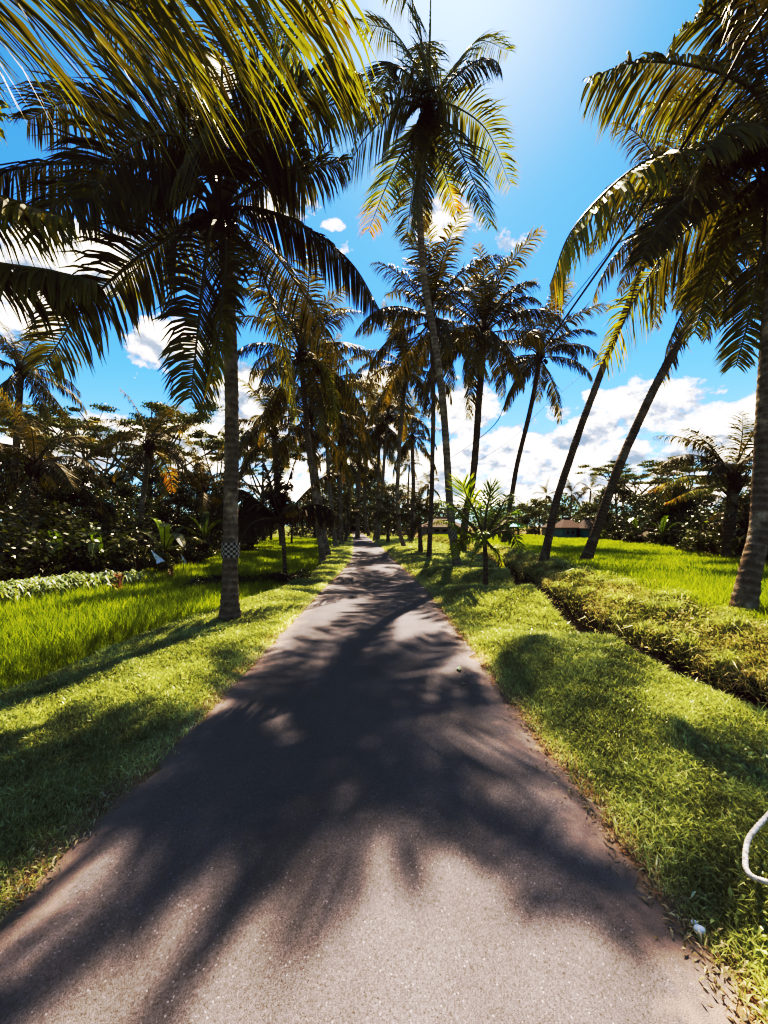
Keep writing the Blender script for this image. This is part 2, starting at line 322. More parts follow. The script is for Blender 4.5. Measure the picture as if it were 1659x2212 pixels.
# ------------------------------------------------------------------ blades
def blades(mb,base,h,w,lean,bend,tint,mat=0,droop=.0):
    """base Nx3, h,w N ; lean = horizontal offset of tip as fraction of h"""
    n=len(base); az=rng.uniform(0,2*np.pi,n); fa=rng.uniform(0,2*np.pi,n)
    d=np.stack([np.cos(az),np.sin(az),0*az],1); s=np.stack([np.cos(fa),np.sin(fa),0*fa],1)
    up=np.array([0,0,1.])
    h=h[:,None]; w=w[:,None]; lean=np.broadcast_to(lean,(n,))[:,None]
    m1=base+up*h*.55+d*h*lean*.3; tp=base+up*h*(1-droop)*np.sqrt(np.maximum(.05,1-lean**2*.5))+d*h*lean
    V=np.stack([base-s*w*.4,base+s*w*.4,m1+s*w*.5,m1-s*w*.5,tp],1).reshape(-1,3)
    k=np.arange(n)[:,None]*5
    mb.add(V,quads=k+np.array([[0,1,2,3]]),tris=k+np.array([[3,2,4]]),tint=np.repeat(tint,5),mat=mat)
def logy(n,a,b): return a*(b/a)**rng.random(n)

# verge grass, left
def verge(n,side,y0,y1,name,label,lenm=1.0):
    y=logy(n,y0,y1)
    r=rng.random(n)
    if side<0: u=-(hw(y)-.03+(bl(y)+.1-hw(y))*r)
    else: u=hw(y)+.02+(ue(y)+.0-hw(y))*r
    edge=np.minimum(1,np.abs(np.abs(u)-hw(y))/(.22 if side<0 else .26+.12*vnoise(u*0,y,5)))
    keep=rng.random(n)<((.35+.65*edge) if side<0 else (.12+.88*edge**1.3))
    patch=vnoise(u*1.0,y,3.3,7)+.6*vnoise(u,y,9,3)
    keep&=rng.random(n)<np.clip(.85+.3*patch,.3,1)
    y=y[keep];u=u[keep];patch=patch[keep]; edge=edge[keep]
    x=cy(y)+u; z=zf(x,y)-.004
    sc_=np.clip((y/2.5),.8,7)**.62
    h=rng.uniform(.022,.06,len(y))*sc_**.6*(1+.3*patch)*lenm
    if side>0: h*=1+.9*np.exp(-((np.abs(u)-ue(y))/.25)**2)+.9*np.exp(-((y-1.7)/.9)**2)*rng.random(len(y))
    w=rng.uniform(.003,.0065,len(y))*sc_*1.15
    t=np.clip(.42+.16*patch+.2*rng.standard_normal(len(y))+.3*(1-edge),0,1)
    mb=MB(); blades(mb,np.stack([x,y,z],1),h,w,rng.uniform(.3,1.25,len(y)),0,t)
    o=mb.build(name,M['grass']); tag(o,label,'grass',kind='stuff')
QG=1.0
verge(int(330000*QG),-1,1.1,70,'verge_grass','short mown grass between the road and the left rice field')
verge(int(380000*QG),1,1.0,70,'verge_grass','lush uneven grass mounds between the road and the ditch')

# broad creeping leaves close by on the right verge, for scale
def creeping(n,name,label,region,mat,size,tbase=.55):
    x,y=region(n); z=zf(x,y)
    mb=MB(); az=rng.uniform(0,6.283,n); el=rng.uniform(.15,1.1,n)
    d=np.stack([np.cos(az)*np.cos(el),np.sin(az)*np.cos(el),np.sin(el)],1)
    s=np.stack([-np.sin(az),np.cos(az),0*az],1)+rng.normal(0,.3,(n,3)); s=norm(s)
    l=(rng.uniform(.6,1.4,n)*size)[:,None]; w=l*.11
    b=np.stack([x,y,z+rng.uniform(.0,.03,n)],1)
    m=b+d*l*.5+np.array([0,0,1.])*l*.06; t=b+d*l-np.array([0,0,1.])*l*.22
    V=np.stack([b,m-s*w,t,m+s*w],1).reshape(-1,3)
    mb.add(V,quads=np.arange(n)[:,None]*4+np.array([[0,1,2,3]]),tint=np.repeat(np.clip(rng.normal(tbase,.2,n),0,1),4))
    return tag(mb.build(name,mat),label,'grass',kind='stuff')
def reg_near(n):
    y=1.0+1.3*rng.random(n)**1.6; k=rng.random(n)**.7; u=hw(y)+.08+(ue(y)-hw(y))*k; return cy(y)+u,y
creeping(9000,'broad_grass','broad bladed creeping grass on the verge in the right foreground',reg_near,M['grass'],.055,.45)
def reg_edge(n):
    y=logy(n,1.0,9); s=np.where(rng.random(n)<.5,-1,1); u=s*(hw(y)+rng.normal(.03,.06,n)); return cy(y)+u,y
creeping(3600,'dry_litter','dry straw and leaf litter along both edges of the asphalt',reg_edge,M['dry'],.035,.6)

# rice
def xl(y): return np.interp(y,[0,5,9,11.6,19,40,70],[-9.5,-9,-7.6,-7.6,-8.6,-12.5,-18])
def xrt(y): return np.interp(y,[0,9,12,22,33,45],[11,10.5,11,16,17.5,17])
def rice(n,side,label):
    y=logy(n,1.8 if side<0 else 2.6,46)
    if side<0: a=cy(y)-bl(y)-.25; b=np.maximum(xl(y),-y*1.25-1.5)
    else: a=cy(y)+ue(y)+1.75; b=np.minimum(xrt(y),y*1.25+1.5)
    ok=(b-a)*side>0
    y=y[ok];a=a[ok];b=b[ok]
    x=a+(b-a)*rng.random(len(y)); 
    # planted in clumps
    g=.16; x=np.where(rng.random(len(y))<.75,np.round(x/g)*g+rng.normal(0,.03,len(y)),x)
    yy=np.round(y/g)*g+rng.normal(0,.03,len(y)); y=np.where(y<14,yy,y)
    edge=np.abs(x-a)
    z=zf(x,y); s=np.clip(y/5,.7,8)**.6
    h=rng.uniform(.17,.31,len(y))*(1+.12*vnoise(x,y,1.3,5))*np.clip(.55+edge*.9,.5,1)
    w=rng.uniform(.004,.007,len(y))*s
    t=np.clip(.50+.13*vnoise(x,y,.9,1)+.20*rng.standard_normal(len(y)),0,1)
    mb=MB(); blades(mb,np.stack([x,y,z],1),h,w,rng.uniform(.05,.5,len(y)),0,t)
    tag(mb.build('rice_crop',M['rice']),label,'rice',kind='stuff')
rice(int(230000*QG),-1,'bright green young rice filling the paddy left of the road')
rice(int(260000*QG),1,'bright green young rice filling the paddy right of the ditch')

# weedy bank right of the ditch
n=int(150000*QG); y=logy(n,1.8,45); u=ue(y)+.76+1.45*rng.random(n)**.9; x=cy(y)+u; z=zf(x,y)
pt=vnoise(x,y,2.6,9); s=np.clip(y/4,.7,8)**.55
h=rng.uniform(.03,.12,n)*(1+.5*pt)*s**.3; h*=1+1.3*(rng.random(n)<.04)
w=rng.uniform(.0035,.009,n)*s
t=np.clip(.55+.25*vnoise(x,y,1.7,3)+.22*rng.standard_normal(n),0,1)
mb=MB(); blades(mb,np.stack([x,y,z-.01],1),h,w,rng.uniform(.3,1.5,n),0,t,droop=.15)
tag(mb.build('bank_weeds',M['weed']),'tangled weeds and dry grass on the bank beyond the ditch','weeds',kind='stuff')
def reg_bank(n):
    y=logy(n,2.0,14); u=ue(y)+.68+1.6*rng.random(n); return cy(y)+u,y
creeping(14000,'creeping_weeds','low leafy weeds creeping over the ditch bank',reg_bank,M['weed'],.085,.66)
# taller arching tufts on the bank
n=16000; y=logy(n,2.2,25); u=ue(y)+.9+1.3*rng.random(n); x=cy(y)+u
c=np.round(x/.45)*.45+rng.normal(0,.05,n); y=np.round(y/.45)*.45+rng.normal(0,.05,n)
sel=(vnoise(c,y,5.1,2)>-.05); c=c[sel]; y=y[sel]
mb=MB(); blades(mb,np.stack([c,y,zf(c,y)],1),rng.uniform(.13,.30,len(y)),rng.uniform(.006,.012,len(y))*np.clip(y/6,1,3),rng.uniform(.5,1.4,len(y)),0,np.clip(rng.normal(.55,.18,len(y)),0,1),droop=.3)
tag(mb.build('tall_grass_tufts',M['grass']),'tall arching grass tufts leaning over the right bank','grass',kind='stuff')

# ------------------------------------------------------------------ fronds
def frond(mb,P,L=.85,n=80,w=.042,droop=.6,tint=.35,tiptint=.15,start=.13,r0=.035,fwd=.9,seed=0,lift=.15,nseg=3,raggy=.25,roll=0.0):
    g=np.random.default_rng(seed)
    P=catmull(P,40)
    m=len(P); tt=np.linspace(0,1,m)
    mbr=r0*(1-tt)**1.1+.005
    tube(mb,P,mbr,5,mat=1,tint=.5,cap=False)
    t=np.linspace(start,.995,n); t=np.concatenate([t,t+.3/n]); t=np.clip(t+g.normal(0,.15/n,2*n),0,.999); side=np.repeat([-1.,1.],n)
    f=t*(m-1); i=f.astype(int); i=np.minimum(i,m-2); fr=(f-i)[:,None]
    B=P[i]*(1-fr)+P[i+1]*fr; T=norm(np.gradient(P,axis=0)); T=norm(T[i]*(1-fr)+T[i+1]*fr)
    up=np.array([0,0,1.]); S=np.cross(T,up); sl=np.linalg.norm(S,axis=1,keepdims=True)
    hd=P[-1]-P[0]; hd[2]=0; hd=hd/max(np.linalg.norm(hd),1e-6); S0=np.cross(hd,up)
    S=np.where(sl<.25,S0[None,:],S/np.maximum(sl,1e-6)); 
    S=norm(S-T*np.sum(S*T,axis=1,keepdims=True)); Un=norm(np.cross(S,T))
    if roll:
        rv=roll*np.minimum(1,((t-start)/(1-start))*3)[:,None]; S,Un=S*np.cos(rv)+Un*np.sin(rv),Un*np.cos(rv)-S*np.sin(rv)
    tn=(t-start)/(1-start)
    prof=np.interp(tn,[0,.12,.4,.7,.9,1],[.45,.8,1,.86,.6,.35])
    l=(L*prof*(1+g.normal(0,.07,2*n)))
    gap=g.random(2*n)<raggy*.5; l=np.where(gap,l*g.uniform(.2,.8,2*n),l)
    l=l[:,None]
    a=np.interp(tn,[0,1],[.35,.95])[:,None]*fwd+g.normal(0,.07,(2*n,1))+(.13*np.sin(tn*57+seed)*np.sin(tn*23+side*2+seed*1.7))[:,None]
    D=norm(S*side[:,None]*np.cos(a)+T*np.sin(a)+Un*lift)
    dr=droop*(1+g.normal(0,.24,(2*n,1))+(.3*np.sin(tn*31+seed*.7+side))[:,None])
    pts=[B]; d=D; cur=B
    for k in range(nseg):
        d=norm(d-up*dr*(.35+.4*k)); cur=cur+d*l/nseg; pts.append(cur)
    W=norm(T-D*np.sum(T*D,axis=1,keepdims=True))
    nn=np.cross(D,W); tw=g.normal(0,.35,(2*n,1)); W=norm(W*np.cos(tw)+nn*np.sin(tw))
    ww=(w*np.interp(tn,[0,.5,1],[.8,1,.6]))[:,None]
    wp=[.45,1,.8,.08] if nseg==3 else [.5,1,.08]
    V=[]
    for k in range(nseg+1):
        V+= [pts[k]-W*ww*wp[k]*.5, pts[k]+W*ww*wp[k]*.5]
    V=np.stack(V,1); ns=2*(nseg+1)
    k0=np.arange(2*n)[:,None]*ns
    q=[k0+np.array([[2*k,2*k+1,2*k+3,2*k+2]]) for k in range(nseg)]
    tv=np.clip(tint+tiptint*tn**2.5+g.normal(0,.06,2*n),0,1)
    TV=np.repeat(tv[:,None],ns,1); TV[:,-2:]+=.12
    mb.add(V.reshape(-1,3),quads=np.concatenate(q),tint=np.clip(TV.ravel(),0,1),mat=0)
    return mb
def curve_frond(e0,bend,L,n=9):
    """frond spine in the x-z plane starting at the origin"""
    P=[np.zeros(3)]; e=e0
    for k in range(n):
        f=(k+.5)/n; e=e0-bend*(f**1.3); P.append(P[-1]+np.array([math.cos(R(e)),0,math.sin(R(e))])*L/n)
    return P
# shared fronds for the palms farther off: (start elevation, bend)
PROTO=[]
spec=[(84,35,.55),(72,60,.5),(60,75,.42),(48,85,.38),(35,90,.35),(20,85,.35),(5,75,.38),(-15,60,.45),(-38,42,.55),(-58,25,.75)]
for k,(e0,bd,ti) in enumerate(spec):
    for v in range(2):
        mb=MB(); frond(mb,curve_frond(e0,bd*(1+.15*v),4.0),L=.92,n=74,w=.052,droop=.5+.35*v+.02*k,tint=ti-.1-.08*v,tiptint=.34,seed=100+k*2+v,nseg=3,start=.16,raggy=.3,lift=.2-.075*k)
        PROTO.append((e0,mb.mesh('frond',[M['palmfar'],M['rachis']])))
def ellipsoid(mb,c,r,n=8,m=6,mat=0,tint=.5):
    V=[];c=np.asarray(c,float)
    for a in range(m+1):
        for b in range(n):
            th=np.pi*a/m; ph=2*np.pi*b/n
            V.append(c+np.array([r[0]*np.sin(th)*np.cos(ph),r[1]*np.sin(th)*np.sin(ph),r[2]*np.cos(th)]))
    Q=[[a*n+b,(a+1)*n+b,(a+1)*n+(b+1)%n,a*n+(b+1)%n] for a in range(m) for b in range(n)]
    mb.add(V,quads=Q,tint=tint,mat=mat)
nutmb=MB(); ellipsoid(nutmb,(0,0,0),(.105,.105,.135),10,8); NUT=nutmb.mesh('coconut',[M['nut']],smooth=True)

def trunk_mesh(mb,P,rb,rt,flare=1.6,near=True,n=12):
    L=sum(np.linalg.norm(np.array(P[k+1])-np.array(P[k])) for k in range(len(P)-1))
    m=int(L/.035) if near else int(L/.3)+6
    C=catmull(P,m); s=np.linspace(0,L,m)
    g=np.random.default_rng(int(abs(P[0][0])*1000)+3)
    r=rb+(rt-rb)*np.clip(s/L,0,1)**.8+rb*(flare-1)*np.exp(-s/.35)
    if near:
        saw=((s*7.5+.25*np.sin(s*3.1))%1.0); r=r+.007*(1-saw)**2*(.6+.4*np.sin(s*5))
        th=np.arange(n)*2*np.pi/n
        RR=r[:,None]*(1+.05*np.sin(3*th[None,:]+s[:,None]*2)+.025*g.standard_normal((m,n)))
        RR+= (rb*.22*np.exp(-s/.22))[:,None]*np.sin(5*th)[None,:]
        tube(mb,C,RR,n)
    else: tube(mb,C,r,n)
    return C
def palm(label,trunkpts,base,crown,fronds=None,ngen=0,flen=4.0,rb=.17,rt=.12,bark='bark',near=True,nuts=0,seed=0,cat='palm tree',group=None,tintoff=0.,lw=.038,leafL=1.08,nleaf=125,mat='palm',flare=1.6,elev=(0,9),jit=.0,name='coconut_palm',sheath=True,fwdmap=None,hang=True):
    """world-space palm. fronds = explicit spines; ngen = number of shared fronds around the crown."""
    g=random.Random(seed)
    base=np.asarray(base,float); crown=np.asarray(crown,float)
    root=thing(name,tuple(base),label,cat,group)
    P=[base-np.array([0,0,.12])]+[np.asarray(p,float) for p in trunkpts]+[crown]
    mb=MB(); trunk_mesh(mb,P,rb,rt,flare,near,n=14 if near else 9)
    mb.build('trunk',M[bark],root,smooth=True,origin=base)
    if sheath:
        mb=MB(); gg=np.random.default_rng(seed+5)
        ax=norm((crown-P[-2])[None,:])[0]
        # fibrous boot of old leaf bases
        for k in range(16):
            a=k*2.4; rad=rt*(1.0+.3*gg.random()); d=np.array([math.cos(a),math.sin(a),0]); b0=crown-ax*(.5-.035*k)+d*rt*.6
            tube(mb,[b0,b0+d*rad*1.0+ax*.18,b0+d*(rad*1.9)+ax*.42],[.055,.04,.012],5)
        ellipsoid(mb,crown,(rt*1.5,rt*1.5,.42),10,8)
        mb.build('leaf_sheath',M['fibre'],root,origin=base)
    for k,f in enumerate(fronds or []):
        if fwdmap and isinstance(f,tuple): f=([(a_,b_,fwdmap(c_)) for a_,b_,c_ in f[0]],f[1])
        elif fwdmap: f=[(a_,b_,fwdmap(c_)) for a_,b_,c_ in f]
        pts,kw=(f if isinstance(f,tuple) and isinstance(f[1],dict) else (f,{}))
        kk=dict(L=leafL,n=nleaf,w=lw,seed=seed*31+k,droop=.6,lift=(-.38 if hang else .15),tint=.33+tintoff+g.uniform(-.08,.12)); kk.update(kw)
        W=[crown]+[PX(*p) for p in pts]
        dv=W[-1]-W[1]; st=-dv[2]/max(1e-6,np.linalg.norm(dv))
        if st>.6 and 'fwd' not in kw: kk['fwd']=.62; kk['droop']=min(kk['droop'],.5); kk['L']*=1.0; kk['lift']=0.0; kk['roll']=(1 if k%2 else -1)*g.uniform(.75,1.1)
        if st<-.35: kk['lift']=.05
        mb=MB(); frond(mb,W,**kk)
        mb.build('frond',[M[mat],M['rachis']],root,origin=base)
    nn=len(PROTO)
    ngen=int(round(ngen*.8))
    for k in range(ngen):
        lo,hi=elev; cls=lo+(hi-lo)*((k+.5)/ngen); idx=min(nn//2-1,max(0,int(cls+g.uniform(-.6,.6))))
        me=PROTO[idx*2+g.randrange(2)][1]
        o=bpy.data.objects.new('frond',me); COL.objects.link(o); o.parent=root
        o.location=Vector(crown-base)+Vector((0,0,.12-.03*idx)); s=flen/4.0*g.uniform(.85,1.12)
        o.scale=(s,s*g.uniform(.85,1.15),s); o.rotation_euler=(g.uniform(-.25,.25),g.uniform(-.12,.12),k*2.39996+g.uniform(-.3,.3)+seed)
    for k in range(nuts):
        a=k*1.9+seed; o=bpy.data.objects.new('coconut',NUT); COL.objects.link(o); o.parent=root
        rr=rt+.10+.07*(k%3); o.location=Vector(crown-base)+Vector((math.cos(a)*rr,math.sin(a)*rr,-.22-.13*(k//5)-.06*(k%2))); o.rotation_euler=(g.uniform(-.6,.6),g.uniform(-.6,.6),a)
    return root
def base_at(px,py,d,z=None):
    p=PX(px,py,d)
    p[2]=zf1(p[0],p[1]) if z is None else z
    return p

# --- A: big palm left of the road
A0=base_at(494,1345,6.1)
palm('tall coconut palm with a checkered cloth band on the left verge',
 [PX(498,1200,6.1),PX(500,1000,6.1),PX(499,800,6.15),PX(492,600,6.15)],A0,PX(476,450,6.15),
 fronds=[
 [(400,372,6.0),(250,352,5.8),(80,357,5.6),(-30,385,5.5)],
 ([(380,400,5.6),(250,395,5.2),(140,425,4.9),(80,505,4.8)],dict(L=.95)),
 ([(420,480,5.8),(370,510,5.4),(270,578,5.1),(170,680,5.0),(95,790,5.0)],dict(tiptint=.35,L=.8)),
 ([(455,500,5.4),(438,620,4.9),(425,740,4.6),(412,860,4.4)],dict(tiptint=.3,L=.8,droop=.8)),
 ([(490,540,5.4),(478,680,4.9),(455,830,4.5)],dict(tiptint=.45,droop=.9,L=.7)),
 ([(560,452,5.9),(660,490,6.1),(760,570,6.3),(826,680,6.4)],dict(L=.75)),
 ([(560,400,6.5),(650,368,6.8),(748,345,7)],dict(L=.8,droop=.9)),
 ([(570,520,7.5),(640,610,9),(720,740,10),(808,875,10.5)],dict(L=.95,droop=.9)),
 ([(545,540,7.5),(590,660,9),(620,790,9.8),(640,900,10.2)],dict(L=.9,droop=.9,tiptint=.4)),
 ([(530,300,6.2),(590,170,6.3),(650,70,6.4),(730,5,6.3)],dict(L=1.0,tint=.68,tiptint=.2,droop=.8)),
 ([(560,290,5.8),(640,190,5.6),(720,140,5.5),(780,160,5.4)],dict(tint=.5,L=.95,droop=.9)),
 ([(476,300,6.2),(480,150,6.4),(485,0,6.6),(500,-120,6.8)],dict(tint=.3)),
 [(430,310,6.3),(380,190,6.5),(300,90,6.7),(220,40,6.8)],
 [(440,250,7),(400,100,7.6),(370,-20,8)],
 ([(590,310,7),(700,232,7.5),(825,203,7.8)],dict(tint=.45)),
 [(360,320,6.6),(260,250,7),(150,220,7.3),(60,260,7.4)],
 ([(420,320,5.5),(340,290,5.2),(250,340,5.0),(200,430,4.9)],dict(droop=.8)),
 ([(510,330,5.6),(560,280,5.3),(620,310,5.1),(660,400,5.0)],dict(droop=.8)),
 ([(420,480,7),(330,540,8),(250,640,8.8)],dict(tint=.45)),
 [(520,250,7.2),(580,120,8),(600,20,8.6)],
 ([(470,330,5.0),(440,300,4.2),(380,380,3.6)],dict(tint=.3,L=.7)),
 ],rb=.118,rt=.095,flare=1.75,tintoff=-.06,nleaf=112,lw=.042,nuts=9,seed=1,)

# --- B: palm standing left of the frame, whose fronds hang into the top left corner
B0=np.array([-4.6,2.6,zf1(-4.6,2.6)]); BC=np.array([-4.1,2.5,4.7])
palm('near coconut palm whose yellow green fronds hang into the upper left corner',
 [np.array([-4.55,2.6,1.5]),np.array([-4.35,2.55,3.2])],B0,BC,
 fronds=[
 ([(-560,-300,2.6),(-250,-210,2.3),(120,-150,2.1),(450,-110,2.1),(720,-60,2.2)],dict(L=1.35,lift=.15,tint=.56,tiptint=.1,droop=.42,w=.036,n=105,fwd=1.0,start=.05)),
 ([(-600,-260,2.9),(-330,-160,2.6),(-60,-90,2.4),(180,-30,2.35),(360,60,2.35)],dict(L=1.2,lift=.15,tint=.50,tiptint=.15,droop=.45,w=.036,n=100)),
 ([(-560,-330,2.4),(-300,-330,2.0),(0,-330,1.75),(250,-250,1.7),(480,-160,1.75)],dict(L=1.1,lift=.15,tint=.52,droop=.45,w=.034,n=100)),
 ([(-500,-60,2.9),(-300,-30,2.8),(-130,120,2.7),(-10,300,2.7)],dict(L=.8,tint=.6,droop=.5,w=.034)),
 ([(-500,100,3.0),(-300,200,3.0),(-120,380,2.9),(20,430,2.9),(140,470,2.9)],dict(L=.6,tint=.45,droop=.55)),
 ([(-480,330,3.1),(-250,480,3.0),(-40,560,2.9),(110,585,2.9),(208,608,2.9)],dict(L=.55,tint=.4,droop=.7,start=.4)),
 [(-900,-300,3.2),(-1300,-200,3.6),(-1600,100,3.8)],
 [(-900,-500,2.0),(-1000,-900,1.3)],
 [(-800,-300,4.2),(-760,-200,5.2),(-780,0,5.9)],
 ],rb=.16,rt=.12,seed=2,sheath=True)

# --- C: tall palm in the centre
C0=base_at(990,1238,11.9)
d=12.0
palm('tallest slim coconut palm leaning left over the road with a checkered band',
 [PX(976,1140,12),PX(966,1000,12),PX(955,850,12),PX(936,720,12),PX(915,590,12),PX(906,450,12),PX(908,330,12)],C0,PX(925,235,12),
 fronds=[
 ([(880,222,11.2),(800,285,9.9),(742,375,9.0)],dict(tiptint=.4)),
 ([(890,290,11.5),(840,390,11.2),(795,500,11)],dict(tiptint=.5,tint=.55)),
 ([(905,310,12.5),(890,420,12.6),(878,520,12.6)],dict(droop=.9)),
 ([(940,300,12.6),(962,380,12.9),(985,455,13)],dict(tiptint=.5,tint=.55,L=.8)),
 ([(960,265,11.6),(1010,360,11.2),(1060,488,11)],dict(tiptint=.35,L=1.15)),
 ([(970,225,12.4),(1050,280,12.8),(1102,400,13)],dict(tiptint=.3)),
 [(960,180,12.2),(1030,90,13.5),(1100,110,15)],
 [(900,150,12.8),(850,70,13.6),(775,50,14)],
 [(915,120,12.5),(890,0,12.8),(830,-40,13)],
 [(880,160,12),(840,140,11.8),(820,200,11.6)],
 ([(928,140,12),(930,60,12),(932,-60,12)],dict(L=.6,fwd=1.55,droop=.05,lift=.1,n=120,w=.055)),

 [(930,200,11.2),(950,190,10.2),(990,260,9.5)],
 [(900,210,11.0),(860,220,10.1),(830,310,9.6)],
 ([(925,150,12.9),(920,90,13.9),(925,140,14.8)],{}),
 [(915,300,11.5),(905,400,11.2),(900,480,11.1)],
 ],rb=.12,rt=.095,bark='barkpale',nuts=16,seed=3,leafL=1.08,nleaf=100,tintoff=.05,lw=.048,ngen=5,flen=3.0,elev=(6,9))

# --- I: big palm at the right edge
I0=base_at(1600,1302,5.05)
palm('thick ringed coconut palm curving up at the right edge beside the rice field',
 [PX(1622,1230,5.05),PX(1640,1140,5.1),PX(1650,1000,5.15),PX(1660,800,5.2),PX(1672,580,5.2)],I0,PX(1690,340,5.2),
 fronds=[
 ([(1620,318,5.1),(1537,320,5.0),(1391,350,4.8),(1245,484,4.8),(1187,618,4.9)],dict(L=1.1,tint=.5,droop=.6,tiptint=.35,n=110)),
 ([(1600,350,4.6),(1508,408,4.3),(1430,480,4.2),(1385,560,4.2)],dict(L=.55,droop=.5,w=.05,tint=.3)),
 ([(1600,420,5.5),(1490,490,5.6),(1391,612,5.7),(1300,790,5.9)],dict(tint=.45,tiptint=.4,L=1.0)),
 ([(1640,210,5),(1560,158,4.9),(1450,135,4.9),(1362,137,5),(1274,168,5.1)],dict(L=1.0,droop=.7,tint=.42)),
 ([(1650,200,5.3),(1600,90,5.5),(1540,30,5.6),(1470,70,5.6)],dict(tint=.5,L=.8,droop=.3)),
 ([(1660,420,4.9),(1642,560,4.7),(1620,680,4.8),(1590,790,4.9)],dict(L=.6,droop=.3)),
 ([(1620,430,5.6),(1570,520,6.0),(1530,620,6.3),(1500,720,6.4)],dict(tint=.5,L=.7)),
 [(1700,150,5),(1650,0,5),(1600,-80,5)],
 ([(1640,290,4.5),(1580,270,3.9),(1520,330,3.6)],dict(tint=.4,L=.7)),
 [(1800,250,5.4),(1950,250,5.6),(2080,400,5.7)],
 [(1800,380,4.8),(1900,500,4.5),(1960,700,4.4)],
 [(1700,200,6.2),(1720,150,7.2),(1740,250,8)],
 ([(1600,260,6),(1500,215,6.5),(1400,230,6.9)],dict(tint=.62,L=.85,droop=.8)),
 ([(1690,480,6),(1700,620,6.4),(1690,760,6.6)],{}),
 [(1760,120,5.2),(1850,0,5.3),(1960,-20,5.3)],
 ],rb=.118,rt=.10,bark='bark',nuts=6,seed=4,flare=1.75,fwdmap=lambda q:q+.55,nleaf=104,lw=.042,ngen=9,flen=2.7,elev=(2,8))

# --- G, H: two leaning palms on the bank
def P2(x,y,d): return PX(x,y,d)
palm('dark coconut palm leaning right, left one of the two leaners on the right bank',
 [P2(1202,1084,12.6),P2(1249,939,12.8),P2(1294,816,13),P2(1375,610,13.5)],base_at(1172,1190,12.5),P2(1440,440,14),ngen=19,flen=3.9,rb=.125,rt=.10,bark='barkdark',nuts=6,seed=5,
 fronds=[([(1400,420,13.6),(1380,470,13.2),(1375,560,13)],dict(tint=.8,tiptint=.2))])
palm('dark coconut palm leaning right, right one of the two leaners on the right bank',
 [P2(1323,1045,12.1),P2(1381,906,12.2),P2(1446,777,12.3),P2(1520,640,12.4)],base_at(1260,1200,12),P2(1572,530,12.5),ngen=20,flen=3.8,rb=.14,rt=.11,bark='barkdark',nuts=8,seed=6)
# --- D, E, F
palm('dark coconut palm with a dense dark crown behind the small young palm',
 [P2(1008,1100,20),P2(1022,1030,20),P2(1035,864,20.2)],base_at(997,1196,20),P2(1046,720,20.4),ngen=32,flen=4.6,rb=.185,rt=.165,bark='barkdark',nuts=12,seed=7)
palm('straight slender coconut palm just left of the tallest palm',
 [P2(930,1130,16),P2(934,1000,16),P2(936,864,16)],base_at(926,1216,16),P2(932,690,16),ngen=26,flen=3.7,rb=.095,rt=.085,bark='barkdark',seed=8,nuts=4)
palm('slender coconut palm leaning right with orange tipped fronds, right of the dense dark crowned palm',
 [P2(1100,1103,24),P2(1118,1000,24),P2(1149,870,24)],base_at(1086,1178,24),P2(1166,770,24),ngen=27,flen=4.4,rb=.155,rt=.13,bark='barkdark',nuts=6,seed=9)
# --- right row down the road
palm('coconut palm with a pale trunk hooked at its foot on the right verge',
 [P2(864,1150,25),P2(859,1080,25),P2(861,1000,25),P2(868,893,25)],base_at(874,1184,25),P2(878,800,25),ngen=26,flen=4.4,rb=.145,rt=.12,bark='barkpale',seed=10)
palm('slim far coconut palm, right one of the pair standing close together',
 [P2(822,1100,37),P2(827,1040,37),P2(832,960,37)],base_at(816,1166,37),P2(838,900,37),ngen=24,flen=4.8,rb=.16,rt=.14,bark='barkpale',near=False,seed=11)
palm('slim far coconut palm, left one of the pair standing close together',
 [P2(815,1100,39),P2(817,1020,39)],base_at(809,1166,39),P2(820,930,39),ngen=24,flen=4.8,rb=.16,rt=.14,bark='bark',near=False,seed=12)
palm('farthest coconut palm on the right of the road with a curved foot',
 [P2(792,1140,52),P2(788,1100,52),P2(788,1050,52)],base_at(799,1157,52),P2(792,985,52),ngen=18,flen=5,rb=.28,rt=.24,near=False,seed=13)
# --- left row down the road
palm('coconut palm leaning left, nearest of the left row beyond the big one',
 [P2(688,1133,15.6),P2(676,1040,15.6),P2(664,930,15.7)],base_at(698,1222,15.6),P2(650,770,15.8),ngen=26,flen=3.8,rb=.12,rt=.10,nuts=5,seed=14,
 fronds=[([(640,800,15.3),(630,880,15),(625,980,15)],dict(tint=.62,tiptint=.3)),([(690,790,15.3),(715,850,15),(725,940,15)],dict(tint=.6,tiptint=.3))])
palm('coconut palm close behind the left leaning one, its foot touching it',
 [P2(700,1150,18.4),P2(690,1080,18.4)],base_at(710,1206,18.4),P2(668,900,18.4),ngen=20,flen=3.8,rb=.13,rt=.11,seed=15)
palm('pale trunked coconut palm on the left verge bowing gently to the left',
 [P2(717,1110,26),P2(710,1030,26),P2(706,957,26)],base_at(725,1184,26),P2(700,840,26),ngen=26,flen=4.4,rb=.14,rt=.12,bark='barkpale',seed=16)
palm('straight coconut palm on the left verge, next beyond the pale trunked one',
 [P2(736,1120,28.5),P2(734,1040,28.5)],base_at(738,1180,28.5),P2(733,900,28.5),ngen=24,flen=4.2,rb=.15,rt=.12,seed=17)
palm('far coconut palm half hidden at the end of the left row',
 [P2(733,1110,38),P2(735,1040,38)],base_at(731,1166,38),P2(742,960,38),ngen=18,flen=4.6,rb=.25,rt=.2,near=False,seed=18)
palm('farthest coconut palm on the left of the road near its vanishing point',
 [P2(752,1100,52),P2(754,1060,52)],base_at(750,1157,52),P2(757,1010,52),ngen=18,flen=5,rb=.28,rt=.24,near=False,seed=19)
